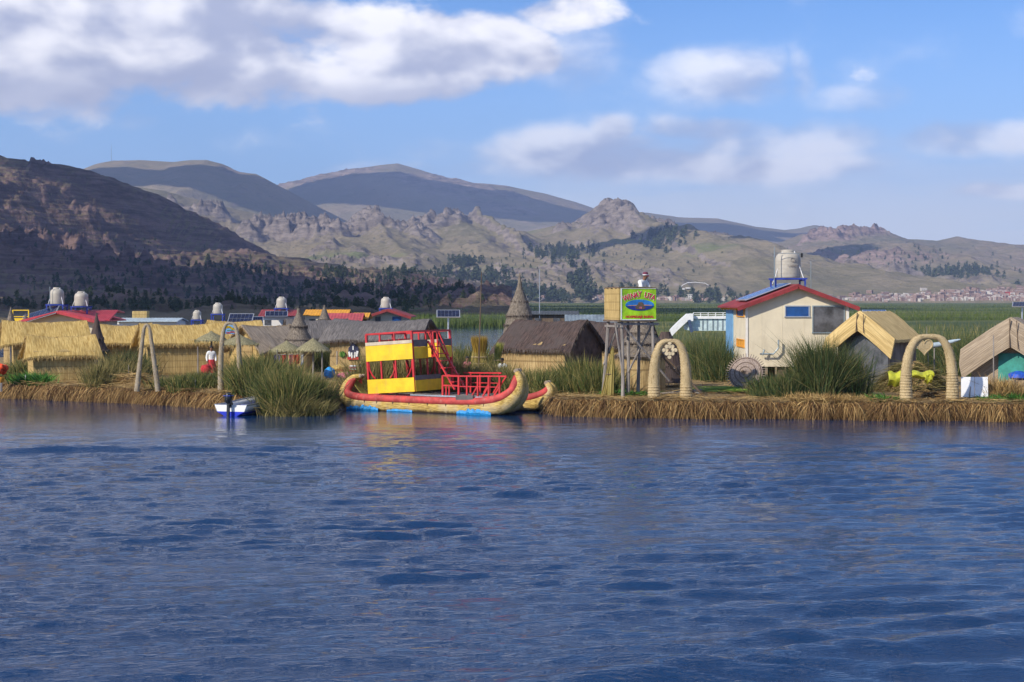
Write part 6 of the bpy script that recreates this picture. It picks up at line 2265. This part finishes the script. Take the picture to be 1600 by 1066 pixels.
mb.build('roof_railing', white_gloss, sb)
g = [[(sx_(1047 + (1073 - 1047) * t), y, sz_(516 + (490.5 - 516) * t ** .9)) for y in (-.5, .5)] for t in [q / 12 for q in range(13)]]
g += [[(sx_(1082), -.5, sz_(490)), (sx_(1082), .5, sz_(490))]]
MB().sheet(g, .55).build('slide', white_gloss, sb)
MB().bar((sx_(1081), 0, sz_(491)), (sx_(1070), 0, sz_(515)), .25, .3).build('slide_leg', white_gloss, sb)
MB().bar((sx_(1075), -.4, sz_(500)), (sx_(1080), -.4, sz_(519)), .35, .2).build('ladder', paint('slate_blue', (.05, .08, .16), .5), sb)
MB().box((sx_(1130), 1.3, .1), (sx_(1190) - sx_(1070), 3, .7)).build('float', white_gloss, sb)

# ------------------------------------------------------------------ the far town
town_brick = paint('town_brick', (.28, .19, .165), .9, .15, .3)
town_white = paint('town_white', (.52, .49, .46), .9, .1, .3)
town_pink = paint('town_pink', (.36, .265, .24), .9, .1, .3)
town_blue = paint('town_blue_roof', (.08, .22, .45), .7, .1, .3)
town_redr = paint('town_red_roof', (.55, .06, .05), .7, .1, .3)
win_dark = paint('town_window', (.05, .055, .07), .4)


def town_proto(w, d, h, wallm, roofm, pitched):
    mb = MB()
    mb.box((0, 0, h / 2 - 1.5), (w, d, h + 3))
    mb.cur = 1
    if pitched:
        mb.add([(-w / 2 - .3, -d / 2 - .3, h), (w / 2 + .3, -d / 2 - .3, h), (w / 2 + .3, d / 2 + .3, h), (-w / 2 - .3, d / 2 + .3, h), (-w / 2 - .3, 0, h + 2.0), (w / 2 + .3, 0, h + 2.0)],
               [(0, 1, 5, 4), (3, 4, 5, 2), (0, 4, 3), (1, 2, 5), (0, 3, 2, 1)])
    else:
        mb.box((0, 0, h + .16), (w + .3, d + .3, .3))
    mb.cur = 2
    fl = max(1, int(h / 2.9))
    for f_ in range(fl):
        for q in range(max(2, int(w / 2.6))):
            x = -w / 2 + 1.3 + q * 2.5
            if x < w / 2 - .6: mb.box((x, -d / 2 - .02, 1.6 + f_ * 2.8), (1.1, .06, 1.1))
    me = mb.mesh('town_house')
    for m_ in (wallm, roofm, win_dark): me.materials.append(m_)
    return me


TW = [('plain brick town house among many along the far shore', 'brick houses of the far town', town_proto(9, 8, 6, town_brick, town_pink, False)),
      ('pale walled town house among many along the far shore', 'pale houses of the far town', town_proto(8, 8, 5.5, town_white, town_pink, False)),
      ('pink walled town house with a low pitched roof along the far shore', 'pink houses of the far town', town_proto(10, 8, 4.5, town_pink, town_brick, True)),
      ('three storey brick block of the far town', 'brick blocks of the far town', town_proto(11, 9, 8.5, town_brick, town_white, False))]


def on_ground(px, py, D0, D1):
    """first point of the slopes on this line of sight"""
    y = D0
    while y < D1:
        x = (px - 800) / F * y
        z = zat(py, y)
        for nm in ('right_hill', 'craggy_hills', 'hill'):
            lim = {'right_hill': 2260, 'craggy_hills': 1960, 'hill': 760}[nm]
            if nm == 'right_hill' and px < 1000: continue
            if nm == 'hill' and px > 780: continue
            if y > lim and HILLS[nm](x, y) >= z: return x, y, z
        y += 12
    return None


cnt = 0
rt_ = random.Random(9)
tries = 0
while cnt < 270 and tries < 4000:
    tries += 1
    if rt_.random() < .74:
        px_ = rt_.uniform(1330, 1640) if rt_.random() < .85 else rt_.uniform(1270, 1340)
        top = 470 - 14 * min(1, max(0, (px_ - 1330) / 260)) * rt_.random() - 3 * rt_.random()
        if rt_.random() < .12: top -= 8 * rt_.random()
        py_ = top + 1
    else:
        px_ = rt_.choice((rt_.uniform(840, 960), rt_.uniform(1030, 1140), rt_.uniform(770, 860)))
        py_ = rt_.uniform(464, 471.5)
    py_ = min(py_, 471)
    h_ = on_ground(px_, py_, 1900, 4300)
    if not h_ or h_[1] < 1960: continue
    lb, gp, me = TW[rt_.choice((0, 0, 0, 1, 1, 2, 3))]
    o = bpy.data.objects.new('town_house', me)
    COL.objects.link(o)
    o.location = h_
    o.rotation_euler = (0, 0, rt_.uniform(-.6, .6))
    s_ = rt_.uniform(.45, .85)
    o.scale = (s_ * rt_.uniform(.8, 1.3), s_, s_ * rt_.uniform(.8, 1.15))
    tag(o, lb, 'house', gp)
    cnt += 1


# the mass of smaller houses between them
acc = []
rt_ = random.Random(4)
tries = 0
while len(acc) < 1100 and tries < 6000:
    tries += 1
    px_ = rt_.uniform(1330, 1660) if rt_.random() < .85 else rt_.choice((rt_.uniform(840, 960), rt_.uniform(1030, 1150)))
    py_ = 471.5 - rt_.random() ** 1.6 * (3 + 17 * min(1, max(0, (px_ - 1330) / 230)))
    h_ = on_ground(px_, min(py_, 471.5), 1900, 4300)
    if h_ and h_[1] > 1960: acc.append(h_)
for (nm_, lb_, mm_, sl__) in (('town_blocks', 'mass of small pale pink houses of the far town', town_pink, slice(0, 500)), ('town_cottages', 'mass of small brick houses of the far town', town_brick, slice(500, 800)),
                              ('town_roofs', 'mass of small white houses of the far town', town_white, slice(800, 1100))):
    mb = MB()
    for (x, y, z) in acc[sl__]:
        w_, d_, h__ = rt_.uniform(3, 6.5), rt_.uniform(3, 6), rt_.uniform(2.2, 5)
        mb.box((x, y, z + h__ / 2 - 1), (w_, d_, h__ + 2), Matrix.Rotation(rt_.uniform(-.6, .6), 3, 'Z'))
    tag(mb.build(nm_, mm_), lb_, 'houses', kind='stuff')


def landmark(label, px, py, w, d, h, wallm, roofm, floors, name='far_building', cols=6, D0=1900, tower=None):
    g_ = on_ground(px, py, D0, 4300) or (*at(px, 2300)[:2], zat(py, 2300))
    k_ = g_[1] / F
    root = empty(name, g_, 0, label, 'building')
    w, h = w * k_, h * k_
    MB().box((0, d / 2, h / 2 - 3), (w, d, h + 6)).build('wall', wallm, root)
    MB().box((0, d / 2, h + .3), (w + 1, d + 1, .6)).build('roof', roofm, root)
    if tower:
        tx, tw_, th = tower
        MB().box((tx * k_, d / 2, h + th * k_ / 2), (tw_ * k_, d * .5, th * k_)).build('roof_tower', wallm, root)
    for f_ in range(floors):
        for q in range(cols):
            MB().box((-w / 2 + w * (q + .5) / cols, -.05, h * (f_ + .55) / floors), (w / cols * .5, .15, h / floors * .45)).build('window', win_dark, root)
    return root


landmark('white terraced hotel on the shore left of the tall pointed cone', 787, 477, 24, 20, 13, white_wall, white_wall, 4, 'hotel', 7, tower=(9, 5, 3))
landmark('white tower block of the far town left of the cream house', 1078.5, 471.5, 6, 15, 11, white_wall, white_wall, 4, cols=2)
landmark('small white block of the far town right of the lookout tower', 1041, 471, 5, 12, 6, white_wall, white_wall, 2, cols=2)
landmark('long white hall beside the white tower block', 1090, 473, 11, 15, 3, white_wall, white_wall, 1, cols=4)
landmark('pale house group on the shore between cone and lookout', 901, 471, 16, 15, 8, town_white, town_pink, 2, cols=5)
landmark('long blue roofed hall in the far town', 1545, 462, 34, 25, 5, town_blue, town_blue, 1, cols=6)
landmark('red roofed hall in the far town at the right', 1574, 462, 16, 22, 5, town_redr, town_redr, 1, cols=3)
landmark('tall pale block in the middle of the far town', 1496, 465, 5, 14, 8, town_white, town_white, 3, cols=2)
# hillside grandstand: white roof bow over a terrace
g_ = on_ground(1086, 449, 1990, 3800) or (*at(1086, 2900)[:2], zat(449, 2900))
k_ = g_[1] / F
gs = empty('grandstand', g_, 0, 'white arched roof and terrace on the hillside above the far town', 'grandstand')
MB().tube([(-24 * k_, 0, -2 * k_), (-20 * k_, 0, 3 * k_), (-12 * k_, 0, 7 * k_), (0, 0, 7.8 * k_), (16 * k_, 0, 6.3 * k_), (21 * k_, 0, 3 * k_), (24 * k_, 0, -1 * k_)], .55 * k_, 6).build('roof_edge', white_gloss, gs)
MB().box((-9 * k_, -1, -1.2 * k_), (11 * k_, 10, 1.8 * k_)).build('white_stand', white_gloss, gs)
MB().box((-21 * k_, -1, -2.8 * k_), (8 * k_, 10, 1.8 * k_)).build('white_stand', white_gloss, gs)
MB().box((8 * k_, 3, -.8 * k_), (20 * k_, 10, 1.4 * k_)).build('terrace', town_pink, gs)
# bare scars on the hill are in its material; radio mast on the left mountain
g0 = at(174, 4900)
zz = HILLS['left_mountain'](g0.x, g0.y)
ms = empty('radio_mast', (g0.x, g0.y, zz - 4), 0, 'thin radio mast on top of the left mountain', 'mast')
MB().tube([(0, 0, 0), (0, 0, 56)], [.9, .45], 6).build('mast', roof_metal, ms)
